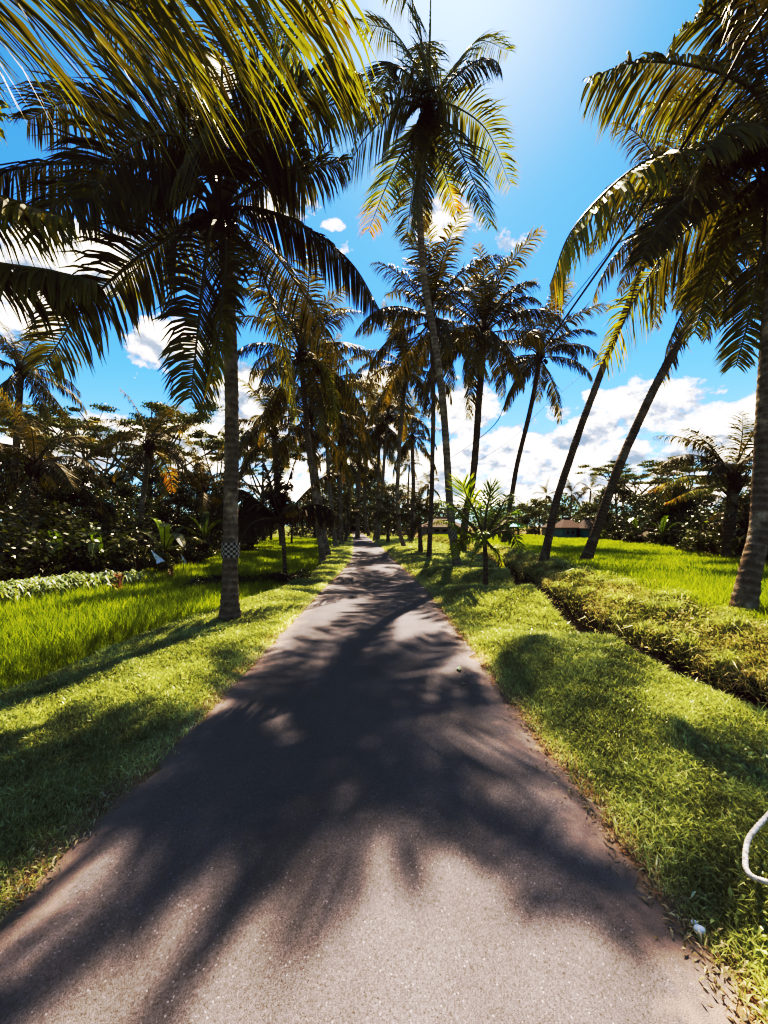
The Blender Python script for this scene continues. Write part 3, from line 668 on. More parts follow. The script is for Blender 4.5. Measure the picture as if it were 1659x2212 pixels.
# --- palms in the tree line
palm('small coconut palm with an orange drooping frond in the left tree line',
 [P2(305,1110,17),P2(313,1040,17)],base_at(302,1190,17),P2(321,968,17),ngen=20,flen=2.6,rb=.12,rt=.09,bark='barkpale',seed=20,
 fronds=[([(345,985,16.8),(365,1020,16.6),(372,1060,16.6)],dict(tint=.85,L=.5,n=40))])
palm('dark coconut palm in the left tree line with hanging dead fronds',
 [P2(62,1150,13.5),P2(68,1080,13.5)],base_at(60,1240,13.5),P2(75,1010,13.5),ngen=24,flen=2.7,rb=.15,rt=.12,bark='barkdark',seed=21)
palm('coconut palm rising behind the left tree line at the left edge',
 [P2(30,1100,19),P2(36,950,19)],base_at(28,1200,19),P2(45,800,19),ngen=22,flen=3.0,rb=.17,rt=.13,bark='barkdark',seed=22)
palm('short coconut palm in front of the trees behind the big left palm',
 [P2(445,1130,19)],base_at(447,1195,19),P2(440,1065,19),ngen=18,flen=2.8,rb=.15,rt=.12,bark='barkdark',seed=23,elev=(0,7))
palm('short dark coconut palm with yellow drooping fronds at the back of the right field',
 [P2(1576,1130,13),P2(1580,1090,13)],base_at(1578,1190,13),P2(1584,1040,13),ngen=15,flen=2.7,rb=.17,rt=.15,bark='barkdark',seed=24,elev=(0,6),
 fronds=[([(1530,1030,12.6),(1470,1030,12.3),(1400,1060,12.2)],dict(tint=.75,tiptint=.25,L=.45,n=60)),([(1540,1050,12.2),(1490,1060,11.8),(1440,1085,11.7)],dict(tint=.72,tiptint=.25,L=.4,n=60)),
  ([(1560,1010,13),(1530,960,13),(1495,945,13)],dict(L=.25,n=40))])
palm('young bushy coconut palm low at the right edge behind the thick trunk',
 [P2(1620,1170,13)],base_at(1622,1200,13),P2(1618,1140,13),ngen=16,flen=1.9,rb=.1,rt=.09,seed=25,elev=(0,7),tintoff=.3)
# --- young palms
palm('young dark palm with spreading black fronds on a thin stem left of the road',
 [P2(614,1200,11.2)],base_at(616,1252,11.2),P2(610,1128,11.2),
 fronds=[([(604,1060,11.2),(600,980,11.1)],dict(L=.5)),([(618,1060,11.4),(640,985,11.5)],dict(L=.5)),([(590,1070,11),(570,1000,11)],dict(L=.5)),
 ([(560,1085,11),(515,1058,11),(470,1095,10.9)],dict(L=.85,droop=.8)),([(570,1100,11.5),(530,1095,11.7),(485,1125,11.8)],dict(L=.85,droop=.8)),
 ([(655,1070,11.3),(700,1030,11.3),(728,1020,11.3)],dict(L=.5)),([(650,1098,10.9),(690,1090,10.8),(728,1108,10.8)],dict(L=.9,droop=.9)),
 ([(580,1120,10.6),(545,1130,10.3),(520,1165,10.2)],dict(L=.5,droop=.9)),([(640,1100,11.9),(680,1110,12.4)],dict(L=.5)),([(600,1080,12),(590,1060,12.7)],{}),([(625,1090,10.4),(640,1090,9.9)],dict(L=.4))],
 rb=.06,rt=.05,bark='barkdark',seed=30,leafL=.8,nleaf=95,lw=.044,tintoff=-.2,sheath=False,name='young_palm',cat='young palm')
palm('small young palm with bright yellow green fronds in front of the leaning trunks',
 [P2(1049,1215,8.7)],base_at(1048,1258,8.7),P2(1046,1165,8.7),
 fronds=[([(1028,1110,8.7),(1008,1070,8.6),(1000,1045,8.5)],dict(tint=.75,L=.68,n=44,w=.03,fwd=1.15,lift=.3,droop=.12)),
 ([(1050,1110,8.8),(1058,1070,8.8),(1062,1050,8.8)],dict(tint=.6,L=.55,n=34,fwd=1.3,droop=.15)),
 ([(1010,1125,8.5),(975,1090,8.4),(945,1080,8.4)],dict(tint=.6,L=.3,droop=.5)),
 ([(1000,1145,8.5),(965,1125,8.4),(940,1128,8.3)],dict(tint=.75,tiptint=.3,L=.3,droop=.6)),
 ([(1070,1120,8.8),(1088,1085,8.9),(1095,1070,9)],dict(tint=.4,L=.4,droop=.2)),
 ([(1080,1140,8.7),(1105,1125,8.7),(1135,1135,8.7)],dict(tint=.35,L=.35)),
 ([(1075,1150,8.4),(1105,1150,8.3),(1124,1188,8.2)],dict(tint=.3,L=.3,droop=.9)),
 ([(1070,1140,9.2),(1100,1110,9.6),(1120,1100,9.9)],dict(tint=.45,L=.35)),
 ([(1015,1160,8.9),(990,1175,9),(975,1200,9.1)],dict(tint=.35,L=.3)),
 ([(1040,1120,9.3),(1035,1090,9.7),(1020,1075,10)],dict(tint=.6,L=.4)),
 ([(1045,1150,8.2),(1040,1150,7.9),(1030,1185,7.7)],dict(tint=.5,L=.3)),
 ([(1060,1180,8.6),(1075,1195,8.5),(1085,1225,8.5)],dict(tint=.8,L=.2,n=25)),
 ([(1035,1180,8.6),(1022,1200,8.5),(1015,1230,8.5)],dict(tint=.9,L=.2,n=25))],
 rb=.05,rt=.045,bark='barkdark',seed=31,leafL=.58,nleaf=36,lw=.028,mat='palmyoung',sheath=False,name='young_palm',cat='young palm',flare=1.3,hang=False)
palm('dark bushy young palm between the hooked trunk and the straight slender palm',
 [P2(907,1150,19)],base_at(909,1195,19),P2(906,1120,19),ngen=16,flen=1.9,rb=.09,rt=.08,bark='barkdark',seed=32,elev=(0,6),name='young_palm',cat='young palm',sheath=False)
palm('young palm with stiff arching fronds at the foot of the far right row',
 [P2(838,1140,30)],base_at(838,1172,30),P2(838,1110,30),ngen=14,flen=2.4,rb=.12,rt=.1,bark='barkdark',seed=33,elev=(0,6),name='young_palm',cat='young palm',sheath=False,near=False)
palm('young palm at the foot of the far left row',
 [P2(752,1130,34)],base_at(745,1168,34),P2(752,1110,34),ngen=14,flen=2.4,rb=.12,rt=.1,bark='barkdark',seed=34,elev=(0,6),name='young_palm',cat='young palm',sheath=False,near=False)
for k,(px,py,by,dd,lab) in enumerate([
 (884,1005,1150,60,'tiny far palm against the white cloud between the road row and the straight slender palm'),
 (1235,1068,1150,62,'tiny far palm on the skyline just left of the first leaning trunk top bush'),
 (1276,1060,1150,60,'tiny far palm on the skyline between the two leaning trunks'),
 (1180,1072,1150,64,'leftmost tiny far palm on the skyline right of the dense crowned palm'),
 (1348,1050,1150,55,'tiny far palm on the skyline just right of the second leaning trunk'),
 (1452,1078,1160,34,'palm crown inside the right tree line before the umbrella trees'),
 (925,1050,1150,58,'tiny far palm low behind the straight slender palm')]):
    b=PX(px-4,by,dd); b[2]=.2
    palm(lab,[PX(px-3,(py+by)/2,dd)],b,PX(px,py,dd),ngen=12,flen=3.0,rb=.17,rt=.13,near=False,seed=40+k,sheath=False)

# extra crowns filling the avenue
palm('coconut palm standing back in the field left of the far avenue with a drooping crown',
 [P2(775,1060,44)],base_at(772,1165,44),P2(778,940,44),ngen=18,flen=4.8,rb=.25,rt=.2,near=False,seed=60)
palm('coconut palm crown filling the gap right of the far avenue behind the hooked trunk',
 [P2(893,1060,42)],base_at(890,1165,42),P2(890,945,42),ngen=20,flen=4.6,rb=.25,rt=.2,near=False,seed=61)
palm('leaning coconut palm with a crown behind the gap between the two left verge rows',
 [P2(600,1080,27)],base_at(612,1180,27),P2(592,935,27),ngen=20,flen=4.2,rb=.2,rt=.17,near=False,seed=62)

# ------------------------------------------------------------------ broadleaf trees
def leafcloud(mb,centers,rad,n,size,flatz=1.0,tint=.4,seed=0,shell=.55,asp=.55):
    g=np.random.default_rng(seed)
    centers=np.asarray(centers,float); rad=np.asarray(rad,float)
    pr=rad**2/np.sum(rad**2); idx=g.choice(len(centers),n,p=pr)
    dirv=norm(g.normal(size=(n,3))); rr=(shell+(1-shell)*g.random(n))**.7
    dirv[:,2]*=flatz
    p=centers[idx]+dirv*rad[idx][:,None]*rr[:,None]
    nrm=norm(dirv*np.array([1,1,1/max(flatz,.2)])+g.normal(0,.7,(n,3))+np.array([0,0,.5]))
    t1=norm(np.cross(nrm,g.normal(size=(n,3)))); t2=np.cross(nrm,t1)
    s=(size*g.uniform(.6,1.4,n))[:,None]
    V=np.stack([p-t1*s,p-t2*s*asp,p+t1*s,p+t2*s*asp],1).reshape(-1,3)
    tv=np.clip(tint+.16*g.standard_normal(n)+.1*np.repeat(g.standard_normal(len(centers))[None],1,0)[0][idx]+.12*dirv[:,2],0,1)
    mb.add(V,quads=np.arange(n)[:,None]*4+np.array([[0,1,2,3]]),tint=np.repeat(tv,4))
TPL={}
def tree_meshes(kind,v):
    key=(kind,v)
    if key in TPL: return TPL[key]
    g=np.random.default_rng(hash(kind)%1+v*17+{'round':1,'flat':2,'shrub':3,'thin':4,'pine':5}[kind]*100)
    tb=MB(); cb=MB(); C=[];Rr=[]
    if kind=='flat':      # unit height 1, umbrella layers
        H=1.0; tube(tb,catmull([(0,0,-.02),(.01,.01,.25),(.03,0,.5)],8),np.linspace(.022,.014,8),7)
        for k in range(11):
            a=k*2.4; b=np.array([.03,0,.34+.018*k]); rr=g.uniform(.16,.52); zt=.62+.34*(1-rr/.6)+g.uniform(-.12,.06)
            e=np.array([math.cos(a)*rr,math.sin(a)*rr,zt]); m=(b+e)/2+np.array([0,0,-.05])+g.normal(0,.02,3)
            tube(tb,catmull([b,m,e],7),np.linspace(.010,.003,7),5)
            for q in range(5):
                e2=e+np.array([*g.normal(0,.10,2),g.normal(0,.025)]); tube(tb,[m*.4+e*.6,e2],[.004,.0015],4,cap=False)
                C.append(e2); Rr.append(g.uniform(.045,.095))
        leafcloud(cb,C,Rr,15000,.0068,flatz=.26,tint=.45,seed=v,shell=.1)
        mats=(M['woodpale'],M['leafolive'])
    elif kind in('round','thin'):
        z0=.32 if kind=='round' else .55
        tube(tb,catmull([(0,0,-.02),(.01,0,z0*.6),(-.01,.01,z0),(0,0,.7)],9),np.linspace(.025 if kind=='round' else .014,.008,9),7)
        nb=13
        for k in range(nb):
            a=k*2.4; zz=z0+(.95-z0)*(k/nb); rr=(.34 if kind=='round' else .2)*math.sin(math.pi*min(1,.25+.8*(k/nb)))*g.uniform(.6,1.15)
            e=np.array([math.cos(a)*rr,math.sin(a)*rr,zz]); b=np.array([0,0,max(.15,zz-.18)])
            tube(tb,[b,(b+e)/2+np.array([0,0,.02]),e],[.009,.006,.003],5)
            for q in range(4):
                c=e+g.normal(0,.055,3); C.append(c); Rr.append(g.uniform(.055,.12))
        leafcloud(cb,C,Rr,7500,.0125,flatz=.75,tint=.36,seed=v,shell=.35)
        mats=(M['wood'] if kind=='round' else M['woodpale'],M['leaf'])
    else:
        for k in range(5):
            a=k*1.3; tube(tb,[(0,0,-.02),(.08*math.cos(a),.08*math.sin(a),.3),(.22*math.cos(a),.22*math.sin(a),.7)],[.02,.014,.005],5)
        for k in range(26):
            a=g.uniform(0,6.283); r=.38*math.sqrt(g.random()); z=g.uniform(.15,.9)*(1-.3*r/.38); C.append((r*math.cos(a),r*math.sin(a),z)); Rr.append(g.uniform(.09,.17))
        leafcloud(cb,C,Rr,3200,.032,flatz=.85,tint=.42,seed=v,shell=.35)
        mats=(M['wood'],M['leaf'])
    TPL[key]=(tb.mesh('trunk',[mats[0]],smooth=True),cb.mesh('crown',[mats[1]]))
    return TPL[key]
tcount=[0]
def tree(kind,x,y,h,label,cat='tree',wide=1.0,mat=None,name=None,group=None,z=None):
    tcount[0]+=1; v=tcount[0]%3
    tm,cm=tree_meshes(kind,v)
    name=name or {'round':'broadleaf_tree','flat':'umbrella_tree','thin':'slender_tree','shrub':'shrub'}[kind]
    r=thing(name,(x,y,zf1(x,min(y,140)) if z is None else z),label,cat,group,rotz=tcount[0]*1.7)
    r.scale=(h*wide,h*wide,h)
    for nm,me in (('stem' if kind=='shrub' else 'trunk',tm),('foliage' if kind=='shrub' else 'crown',cm)):
        o=bpy.data.objects.new(nm,me); COL.objects.link(o); o.parent=r
        if mat and nm in('foliage','crown'):
            key=(kind,v,mat)
            if key not in TPL:
                m2=me.copy(); m2.materials.clear(); m2.materials.append(M[mat]); TPL[key]=m2
            o.data=TPL[key]
    return r
def th(px,pytop,d,kind,label,**k):  # tree by screen column, top row and depth
    x=(px-829.5)*K*d; top=CAMZ+(HZ-pytop)*K*d; z=zf1(x,d)
    return tree(kind,x,d,(top-z)*1.02,label,**k)
# left tree line
th(215,868,30,'flat','tall airy umbrella tree in the middle of the left skyline',cat='tree',wide=1.0)
th(330,855,33,'flat','highest airy umbrella tree on the left skyline, left of the big palm trunk',wide=1.0)
th(100,860,34,'flat','airy umbrella tree behind the palms at far left',wide=.95)
th(455,905,34,'flat','umbrella tree showing just left of the big palm trunk',wide=.9)
th(570,925,36,'flat','umbrella tree showing between the big trunk and the dark young palm',wide=.9)
left=[(-20,1010,14,'bushy dark tree cut by the left edge of the view'),(150,1045,14.5,'dark round tree right of the hanging dead fronds'),
(215,1075,16,'dark leafy tree left of the small orange fronded palm'),(385,1045,19,'dark round tree right of the small orange fronded palm'),
(455,1060,22,'dark tree directly behind the big left palm trunk'),(545,1075,25,'dark tree behind the spreading young dark palm'),
(20,960,22,'taller dark tree behind the left edge palms'),(270,1040,23,'dark tree filling the gap behind the small palm'),
(630,1085,31,'dark tree behind the thin stem of the young dark palm'),(100,1020,20,'dark tree between the left edge palms')]
left+=[(60,985,24,'tall dark tree behind the palm with hanging dead fronds'),(180,1005,21,'tall dark tree left of the small orange fronded palm'),(250,1015,27,'dark tree behind the small orange fronded palm'),
(345,1010,28,'tall dark tree right of the small orange fronded palm'),(425,1015,30,'tall dark tree left of the big palm trunk, half behind it'),(505,1030,32,'tall dark tree right of the big palm trunk, half behind it'),(585,1050,38,'tall dark tree behind the crown of the dark young palm')]
for px,py,dd,lab in left: th(px,py,dd,'round',lab,wide=1.05)
for px,py,dd,lab,m_ in [(297,1128,11.8,'rounded shrub with small pale leaves at the back of the left field','leafolive'),(180,1150,12.2,'low dark shrub beside the banana clump on the left',None),
 (60,1165,11.5,'low shrub behind the pale striped plants at left',None),(245,1165,12.5,'low shrub left of the rounded pale leaved one',None),(420,1150,15,'dark shrub left of the big palm trunk',None),
 (120,1105,13.2,'light green leafy shrub under the dark palm at left','leafbright'),(530,1145,22,'low dark shrub right of the big palm trunk',None),(350,1160,13.5,'dark shrub behind the white scraps',None),(5,1150,11,'low dark shrub at the left edge',None)]:
    th(px,py,dd,'shrub',lab,cat='shrub',mat=m_,wide=1.15)
# right tree line
th(1370,982,38,'flat','umbrella tree at the left of the right hand pair on the skyline',wide=1.15)
th(1475,975,40,'flat','umbrella tree at the right of the right hand pair on the skyline',wide=1.1)
th(1600,1000,42,'flat','umbrella tree behind the short palm at the right',wide=1.0)
right=[(1330,1040,34,'dark round tree right of the leaning trunks'),(1395,1060,30,'dark round tree under the umbrella trees'),(1455,1070,27,'dark tree left of the slim pale trunks'),(1520,1060,25,'dark tree behind the leafy shrub at right'),
(1600,1060,20,'dark tree at the right behind the thick trunk'),(1650,1070,17,'dark tree at the right edge'),
(1215,1090,44,'olive tree behind the blue farmhouse'),(1165,1075,50,'olive tree left of the first leaning trunk'),(1120,1085,52,'rounded olive tree behind the small young palm'),(1270,1085,42,'pale green tree over the farmhouse roofs'),
(1070,1100,54,'olive tree low on the skyline right of the small young palm'),(1300,1075,39,'olive green tree beside the second leaning trunk')]
for k,(px,py,dd,lab) in enumerate(right): th(px,py,dd,'round',lab,wide=1.2,mat='leafolive' if k in(6,7,8,9,10,11) else None)
for px,py,dd,lab in [(1425,1060,24,'slim pale trunked tree, leftmost of the three in the right tree line'),(1450,1055,22.5,'slim pale trunked tree, middle of the three in the right tree line'),(1468,1045,21.5,'slim pale trunked tree, rightmost of the three in the right tree line')]:
    th(px,py,dd,'thin',lab)
for px,py,dd,lab,m_ in [(1545,1100,14.5,'leafy shrub left of the short dark palm on the right','leafolive'),(1500,1135,16,'low shrub at the back edge of the right field',None),(1370,1140,24,'low shrub right of the leaning trunks',None),(1420,1138,22,'low shrub beside the small shed',None),(1340,1140,27,'low shrub beside the farmhouses',None),
 (1300,1142,30,'small shrub by the grey roofed farmhouse','leafbright'),(1480,1140,19,'low dark shrub at the foot of the slim pale trunks',None),(1640,1140,12,'low dark shrub behind the thick trunk',None),(1150,1130,48,'small shrub beyond the right field near the tarp','leafolive')]:
    th(px,py,dd,'shrub',lab,cat='shrub',mat=m_,wide=1.2)
# trees closing the road
for px,py,dd,lab in [(770,1010,100,'dark tree closing the far end of the road'),(745,1000,85,'dark tree left of the far end of the road'),(800,1010,88,'dark tree right of the far end of the road'),(715,1030,60,'dark tree behind the left avenue row'),(850,1040,62,'dark tree behind the right avenue row'),(680,1060,45,'dark tree behind the leaning left avenue palm'),
 (790,1060,70,'dark tree behind the right of the far pair of palms'),(757,1075,72,'low dark tree just left of the road end'),(880,1085,66,'dark tree low behind the hooked palm trunk')]:
    th(px,py,dd,'round',lab,wide=1.1)
for px,py,dd,lab in [(762,1128,90,'shrub darkening the left side of the road end'),(774,1126,104,'shrub darkening the middle of the road end'),(787,1128,92,'shrub darkening the right side of the road end'),(735,1135,46,'shrub behind the left avenue palms'),(820,1138,50,'shrub behind the far pair of palms')]:
    th(px,py,dd,'shrub',lab,cat='shrub',wide=1.6)

# undergrowth and far woods (uncountable masses)
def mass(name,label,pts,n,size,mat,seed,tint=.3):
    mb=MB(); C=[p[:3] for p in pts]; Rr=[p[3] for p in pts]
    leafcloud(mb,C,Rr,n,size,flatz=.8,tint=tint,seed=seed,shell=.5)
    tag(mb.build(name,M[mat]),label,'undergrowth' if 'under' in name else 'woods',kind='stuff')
g=np.random.default_rng(3); pts=[]
for k in range(420):
    y=g.uniform(5,42); x=float(xl(y))-g.uniform(.5,5.5); pts.append((x,y,g.uniform(0,1.7),g.uniform(.5,1.1)))
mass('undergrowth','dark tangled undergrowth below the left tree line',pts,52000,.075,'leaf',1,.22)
pts=[]
for k in range(420):
    y=g.uniform(8,44); x=float(xrt(y))+g.uniform(.6,6); pts.append((x,y,.3+g.uniform(0,1.7),g.uniform(.5,1.2)))
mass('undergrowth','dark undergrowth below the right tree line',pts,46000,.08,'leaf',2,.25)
pts=[]
for k in range(500):
    a=g.uniform(-1.35,1.35); dd=g.uniform(62,95); x=math.tan(a)*dd if abs(a)<1.1 else math.sin(a)*dd*1.8
    x=g.uniform(-110,110); y=dd
    if abs(x+6)<3.0: continue
    pts.append((x,y,g.uniform(0,4.2)+2.0*math.sin(x*.13)**2,g.uniform(1.2,2.8)))
mass('distant_woods','continuous belt of distant trees beyond the fields',pts,60000,.24,'leafolive',3,.25)
pts=[]
for k in range(260):
    y=g.uniform(104,112); x=-7.4+g.uniform(-11,11); pts.append((x,y,g.uniform(0,6.5),g.uniform(1,2)))
for k in range(160):
    y=g.uniform(45,100); s=1 if k%2 else -1; x=float(cy(y))+s*g.uniform(3,9); pts.append((x,y,g.uniform(0,3.5),g.uniform(.8,1.6)))
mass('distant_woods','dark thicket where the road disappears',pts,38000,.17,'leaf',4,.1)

# ------------------------------------------------------------------ banana plants, big strap leaves
def paddle(mb,P,W,tint,seed=0):
    g=np.random.default_rng(seed); C=catmull(P,16); T=norm(np.gradient(C,axis=0)); S=norm(np.cross(T,np.array([0,0,1.]))+1e-4)
    w=W*np.interp(np.linspace(0,1,16),[0,.12,.2,.5,.85,1],[.03,.04,.6,1,.75,.08])
    tube(mb,C,np.linspace(.02,.006,16),5,mat=0,tint=min(1,tint+.2),cap=False)
    U=np.cross(S,T)
    for sd in(-1,1):
        out=C+S*sd*w[:,None]*.5+U*w[:,None]*.16-np.array([0,0,1])*w[:,None]*(.12+.1*g.random((16,1)))
        V=np.stack([C,out],1).reshape(-1,3); k=np.arange(15)*2
        k=k[g.random(15)>.07]
        mb.add(V,quads=np.stack([k,k+1,k+3,k+2],1),tint=np.repeat(np.clip(tint+g.normal(0,.06,16),0,1),2))
def banana(px,py,dd,h,label,tints,seed):
    b=base_at(px,py,dd); g=random.Random(seed); r=thing('banana_plant',tuple(b),label,'banana plant')
    mb=MB(); tube(mb,[b-np.array([0,0,.1]),b+np.array([0,0,h*.35])],[.09,.06],9,tint=.4); mb.build('stem',M['banana'],r,smooth=True,origin=b)
    for k,t in enumerate(tints):
        a=k*2.2+seed; up=h*(1-.09*k); o=h*(.12+.09*k); d=np.array([math.cos(a),math.sin(a),0]); t0=b+np.array([0,0,h*.33])
        mb=MB(); paddle(mb,[t0,t0+d*o*.4+np.array([0,0,up*.35]),t0+d*o*1.1+np.array([0,0,up*.55]),t0+d*o*1.9+np.array([0,0,up*(.6-.1*k)])],.32,t,seed+k)
        mb.build('leaf',M['banana'],r,origin=b)
banana(356,1210,12.2,2.0,'banana plant with one bright upright leaf behind the white scraps',[.95,.4,.35,.3,.35],3)
banana(125,1222,11,1.6,'banana plant with drooping leaves below the dark palm on the left',[.6,.5,.45,.4,.5,.3],5)
banana(215,1220,11.8,1.7,'banana plant arching right in front of the low shrub on the left',[.5,.6,.4,.35,.5],9)
banana(20,1222,11,1.5,'banana plant at the left edge of the view behind the striped plants',[.5,.4,.5,.3],7)
banana(440,1205,16,2.4,'banana plant in the shade left of the big palm trunk',[.6,.4,.3,.35,.4],8)
banana(1430,1160,20,1.9,'banana plant with glossy leaves by the small shed in the right tree line',[.6,.7,.5,.5,.4],11)
banana(1375,1158,24,2.2,'banana plant left of the small shed in the right tree line',[.6,.5,.5,.6],12)

# pale striped plants strip
n=1900; t_=rng.random(n); px=-120+330*t_; x=np.interp(t_,[0,1],[-8.2,-6.9])+rng.normal(0,.38,n); y=np.interp(t_,[0,1],[7.3,10.0])+rng.normal(0,.38,n)
mb=MB(); az=rng.uniform(0,6.283,n); d=np.stack([np.cos(az),np.sin(az),0*az],1); b=np.stack([x,y,zf(x,y)+.05],1)
l=rng.uniform(.22,.42,n)[:,None]; up=np.array([0,0,1.]); s=np.stack([-np.sin(az),np.cos(az),0*az],1)*.016
m1=b+up*l*.75+d*l*.25; m2=b+up*l*.95+d*l*.6; tp=b+up*l*.55+d*l*1.0
V=np.stack([b-s,b+s,m1+s,m1-s,m2+s,m2-s,tp+s*.1,tp-s*.1],1).reshape(-1,3); k=np.arange(n)[:,None]*8
mb.add(V,quads=np.concatenate([k+np.array([[0,1,2,3]]),k+np.array([[3,2,4,5]]),k+np.array([[5,4,6,7]])]),tint=np.repeat(np.clip(rng.normal(.6,.25,n),0,1),8))
tag(mb.build('striped_ground_plants',M['pale']),'bank of pale striped strap leaved plants at the left edge of the rice field','plants',kind='stuff')
# dark weeds patch between field and verge on the left
def reg_dark(n):
    t=rng.random(n); x=np.interp(t,[0,1],[-4.6,-2.2])+rng.normal(0,.25,n); y=np.interp(t,[0,1],[9.4,10.6])+rng.normal(0,.22,n); return x,y
x,y=reg_dark(60); pts=[(a,b_,zf1(a,b_)+.12+.12*random.random(),.2) for a,b_ in zip(x,y)]
mass('undergrowth','patch of dark cut branches lying by the left field behind the big palm trunk',pts,5200,.035,'leaf',8,.1)
# croton plants
def croton(px,py,dd,h,label,seed):
    b=base_at(px,py,dd); r=thing('croton_plant',tuple(b),label,'plant'); mb=MB(); tube(mb,[b-np.array([0,0,.05]),b+np.array([0,0,h*.8])],[.012,.006],5); mb.build('stem',M['wood'],r,origin=b)
    mb=MB(); g=np.random.default_rng(seed); n=46; az=g.uniform(0,6.283,n); z=g.uniform(.25,1,n)*h*.8; d=np.stack([np.cos(az)*.7,np.sin(az)*.7,0*az+.6],1)
    bb=b+np.stack([0*z,0*z,z],1); l=(g.uniform(.14,.24,n))[:,None]; s=np.stack([-np.sin(az),np.cos(az),0*az],1)*.02; m=bb+d*l*.5; t=bb+d*l
    mb.add(np.stack([bb,m-s,t,m+s],1).reshape(-1,3),quads=np.arange(n)[:,None]*4+np.array([[0,1,2,3]]),tint=np.repeat(g.uniform(.3,1,n),4)); mb.build('foliage',M['red'],r,origin=b)
croton(256,1292,8.6,.62,'reddish leaved plant standing in the left rice field',1)
croton(370,1250,10.8,.62,'small reddish plant farther back by the dark cut branches',2)
# white scraps on sticks
def scrap(px,py,dd,w,h,label,seed,stick):
    c=PX(px,py,dd); b=np.array([c[0]+stick,c[1],zf1(c[0]+stick,c[1])]); r=thing('bird_scarer',tuple(b),label,'bird scarer')
    mb=MB(); tube(mb,[b-np.array([0,0,.05]),c+np.array([0,.01,0])],[.008,.006],5,tint=.3); mb.build('stick',M['wood'],r,origin=b)
    g=np.random.default_rng(seed); a=c+np.array([-w*.6,0,h*.6]); V=[]
    for i_ in range(5):
        for j_ in range(3):
            f=i_/4; V.append(a*(1-f)+(c+np.array([w*.4,0,-h*.4]))*f+np.array([(j_-1)*w*.32*f,.03*g.standard_normal(),(j_-1)*.12*h*f-.03*g.random()]))
    mb=MB(); mb.add(V,quads=[[p*3+q,p*3+q+1,p*3+q+4,p*3+q+3] for p in range(4) for q in range(2)]); mb.build('plastic_sheet',M['scrap'],r,origin=b)
scrap(340,1203,10.9,.30,.34,'larger white plastic scrap tied to a slanting stick in the left field',1,.22)
scrap(397,1208,11.6,.14,.22,'small white plastic scrap right of the larger one in the left field',2,-.05)
scrap(233,1240,10.2,.10,.2,'small white plastic scrap left of the shrubs behind the left field',3,.03)

# ------------------------------------------------------------------ cloth bands, rope, cable, pole, litter
ck,nt,N,L=newmat('checkered_fabric')
uv=N.new('ShaderNodeUVMap'); uv.uv_map='uv'; ch=N.new('ShaderNodeTexChecker'); ch.inputs['Scale'].default_value=1; ch.inputs[1].default_value=(.42,.40,.38,1); ch.inputs[2].default_value=(.02,.019,.02,1)
L.new(uv.outputs[0],ch.inputs[0]); p=N.new('ShaderNodeBsdfPrincipled'); L.new(ch.outputs[0],p.inputs['Base Color']); p.inputs['Roughness'].default_value=.9; o=N.new('ShaderNodeOutputMaterial'); L.new(p.outputs[0],o.inputs['Surface'])
def band(c0,c1,r,rows,cols,label):
    c0=np.asarray(c0,float);c1=np.asarray(c1,float); n=40; m=6; ax=norm((c1-c0)[None])[0]; A=norm(np.cross(ax,[0,1,0])[None])[0]; B=np.cross(ax,A)
    V=[];UVs=[]
    for i_ in range(m+1):
        for j_ in range(n+1):
            f=i_/m; a=j_/n*2*math.pi; rr=r+.004*math.sin(5*a+3*f)+.003*math.sin(11*a)
            V.append(c0+(c1-c0)*f+rr*(math.cos(a)*A+math.sin(a)*B)); UVs.append((j_/n*cols,f*rows))
    q=[[i_*(n+1)+j_,i_*(n+1)+j_+1,(i_+1)*(n+1)+j_+1,(i_+1)*(n+1)+j_] for i_ in range(m) for j_ in range(n)]
    mb=MB(); mb.add(V,quads=q); o=mb.build('checkered_cloth',ck,smooth=True,origin=c0); o.location=c0
    ul=o.data.uv_layers.new(name='uv'); li=np.array(q).ravel(); ul.data.foreach_set('uv',np.array(UVs)[li].astype(np.float32).ravel())
    tag(o,label,'cloth band')
band(PX(498,1203,6.1),PX(498.3,1172,6.1),.136,6,20,'black and white checkered cloth wrapped round the big left palm trunk')
band(PX(979,1163,12),PX(976,1140,12),.140,5,18,'checkered cloth band wrapped low round the tallest leaning palm trunk')
# rope
mb=MB(); RP=[(2.1,1.80,.36),(1.85,1.76,.28),(1.70,1.70,.22),(1.52,1.60,.20),(1.41,1.50,.19),(1.375,1.45,.19),(1.39,1.42,.19),(1.47,1.39,.2),(1.7,1.38,.22)]
C=catmull(RP,200); s=np.arange(200); tube(mb,C,.0095+.0016*np.sin(s*2.1),9,tint=.5)
tag(mb.build('rope',M['rope'],smooth=True),'loop of thick white rope lying on the grass at the right edge','rope')
# utility pole and cables
pb=PX(891,1160,38); pb[2]=zf1(pb[0],pb[1]); ptop=PX(891,1046,38)
r=thing('utility_pole',tuple(pb),'thin dark utility pole beyond the young palm carrying the overhead cables','utility pole')
mb=MB(); tube(mb,[pb-np.array([0,0,.2]),ptop+np.array([0,0,.3])],[.13,.09],10,tint=.5); mb.build('post',M['pole'],r,smooth=True,origin=pb)
mb=MB(); box(mb,ptop+np.array([0,-.16,0]),(1.3,.09,.09)); mb.build('crossarm',M['pole'],r,origin=pb)
for sx in(-.55,0,.55):
    mb=MB(); ellipsoid(mb,ptop+np.array([sx,-.16,.12]),(.045,.045,.075)); mb.build('insulator',M['white'],r,smooth=True,origin=pb)
def cable(P,rad,label):
    mb=MB(); tube(mb,catmull(P,70),rad,6,tint=.5); tag(mb.build('overhead_cable',M['cable'],smooth=True),label,'cable','overhead cables')
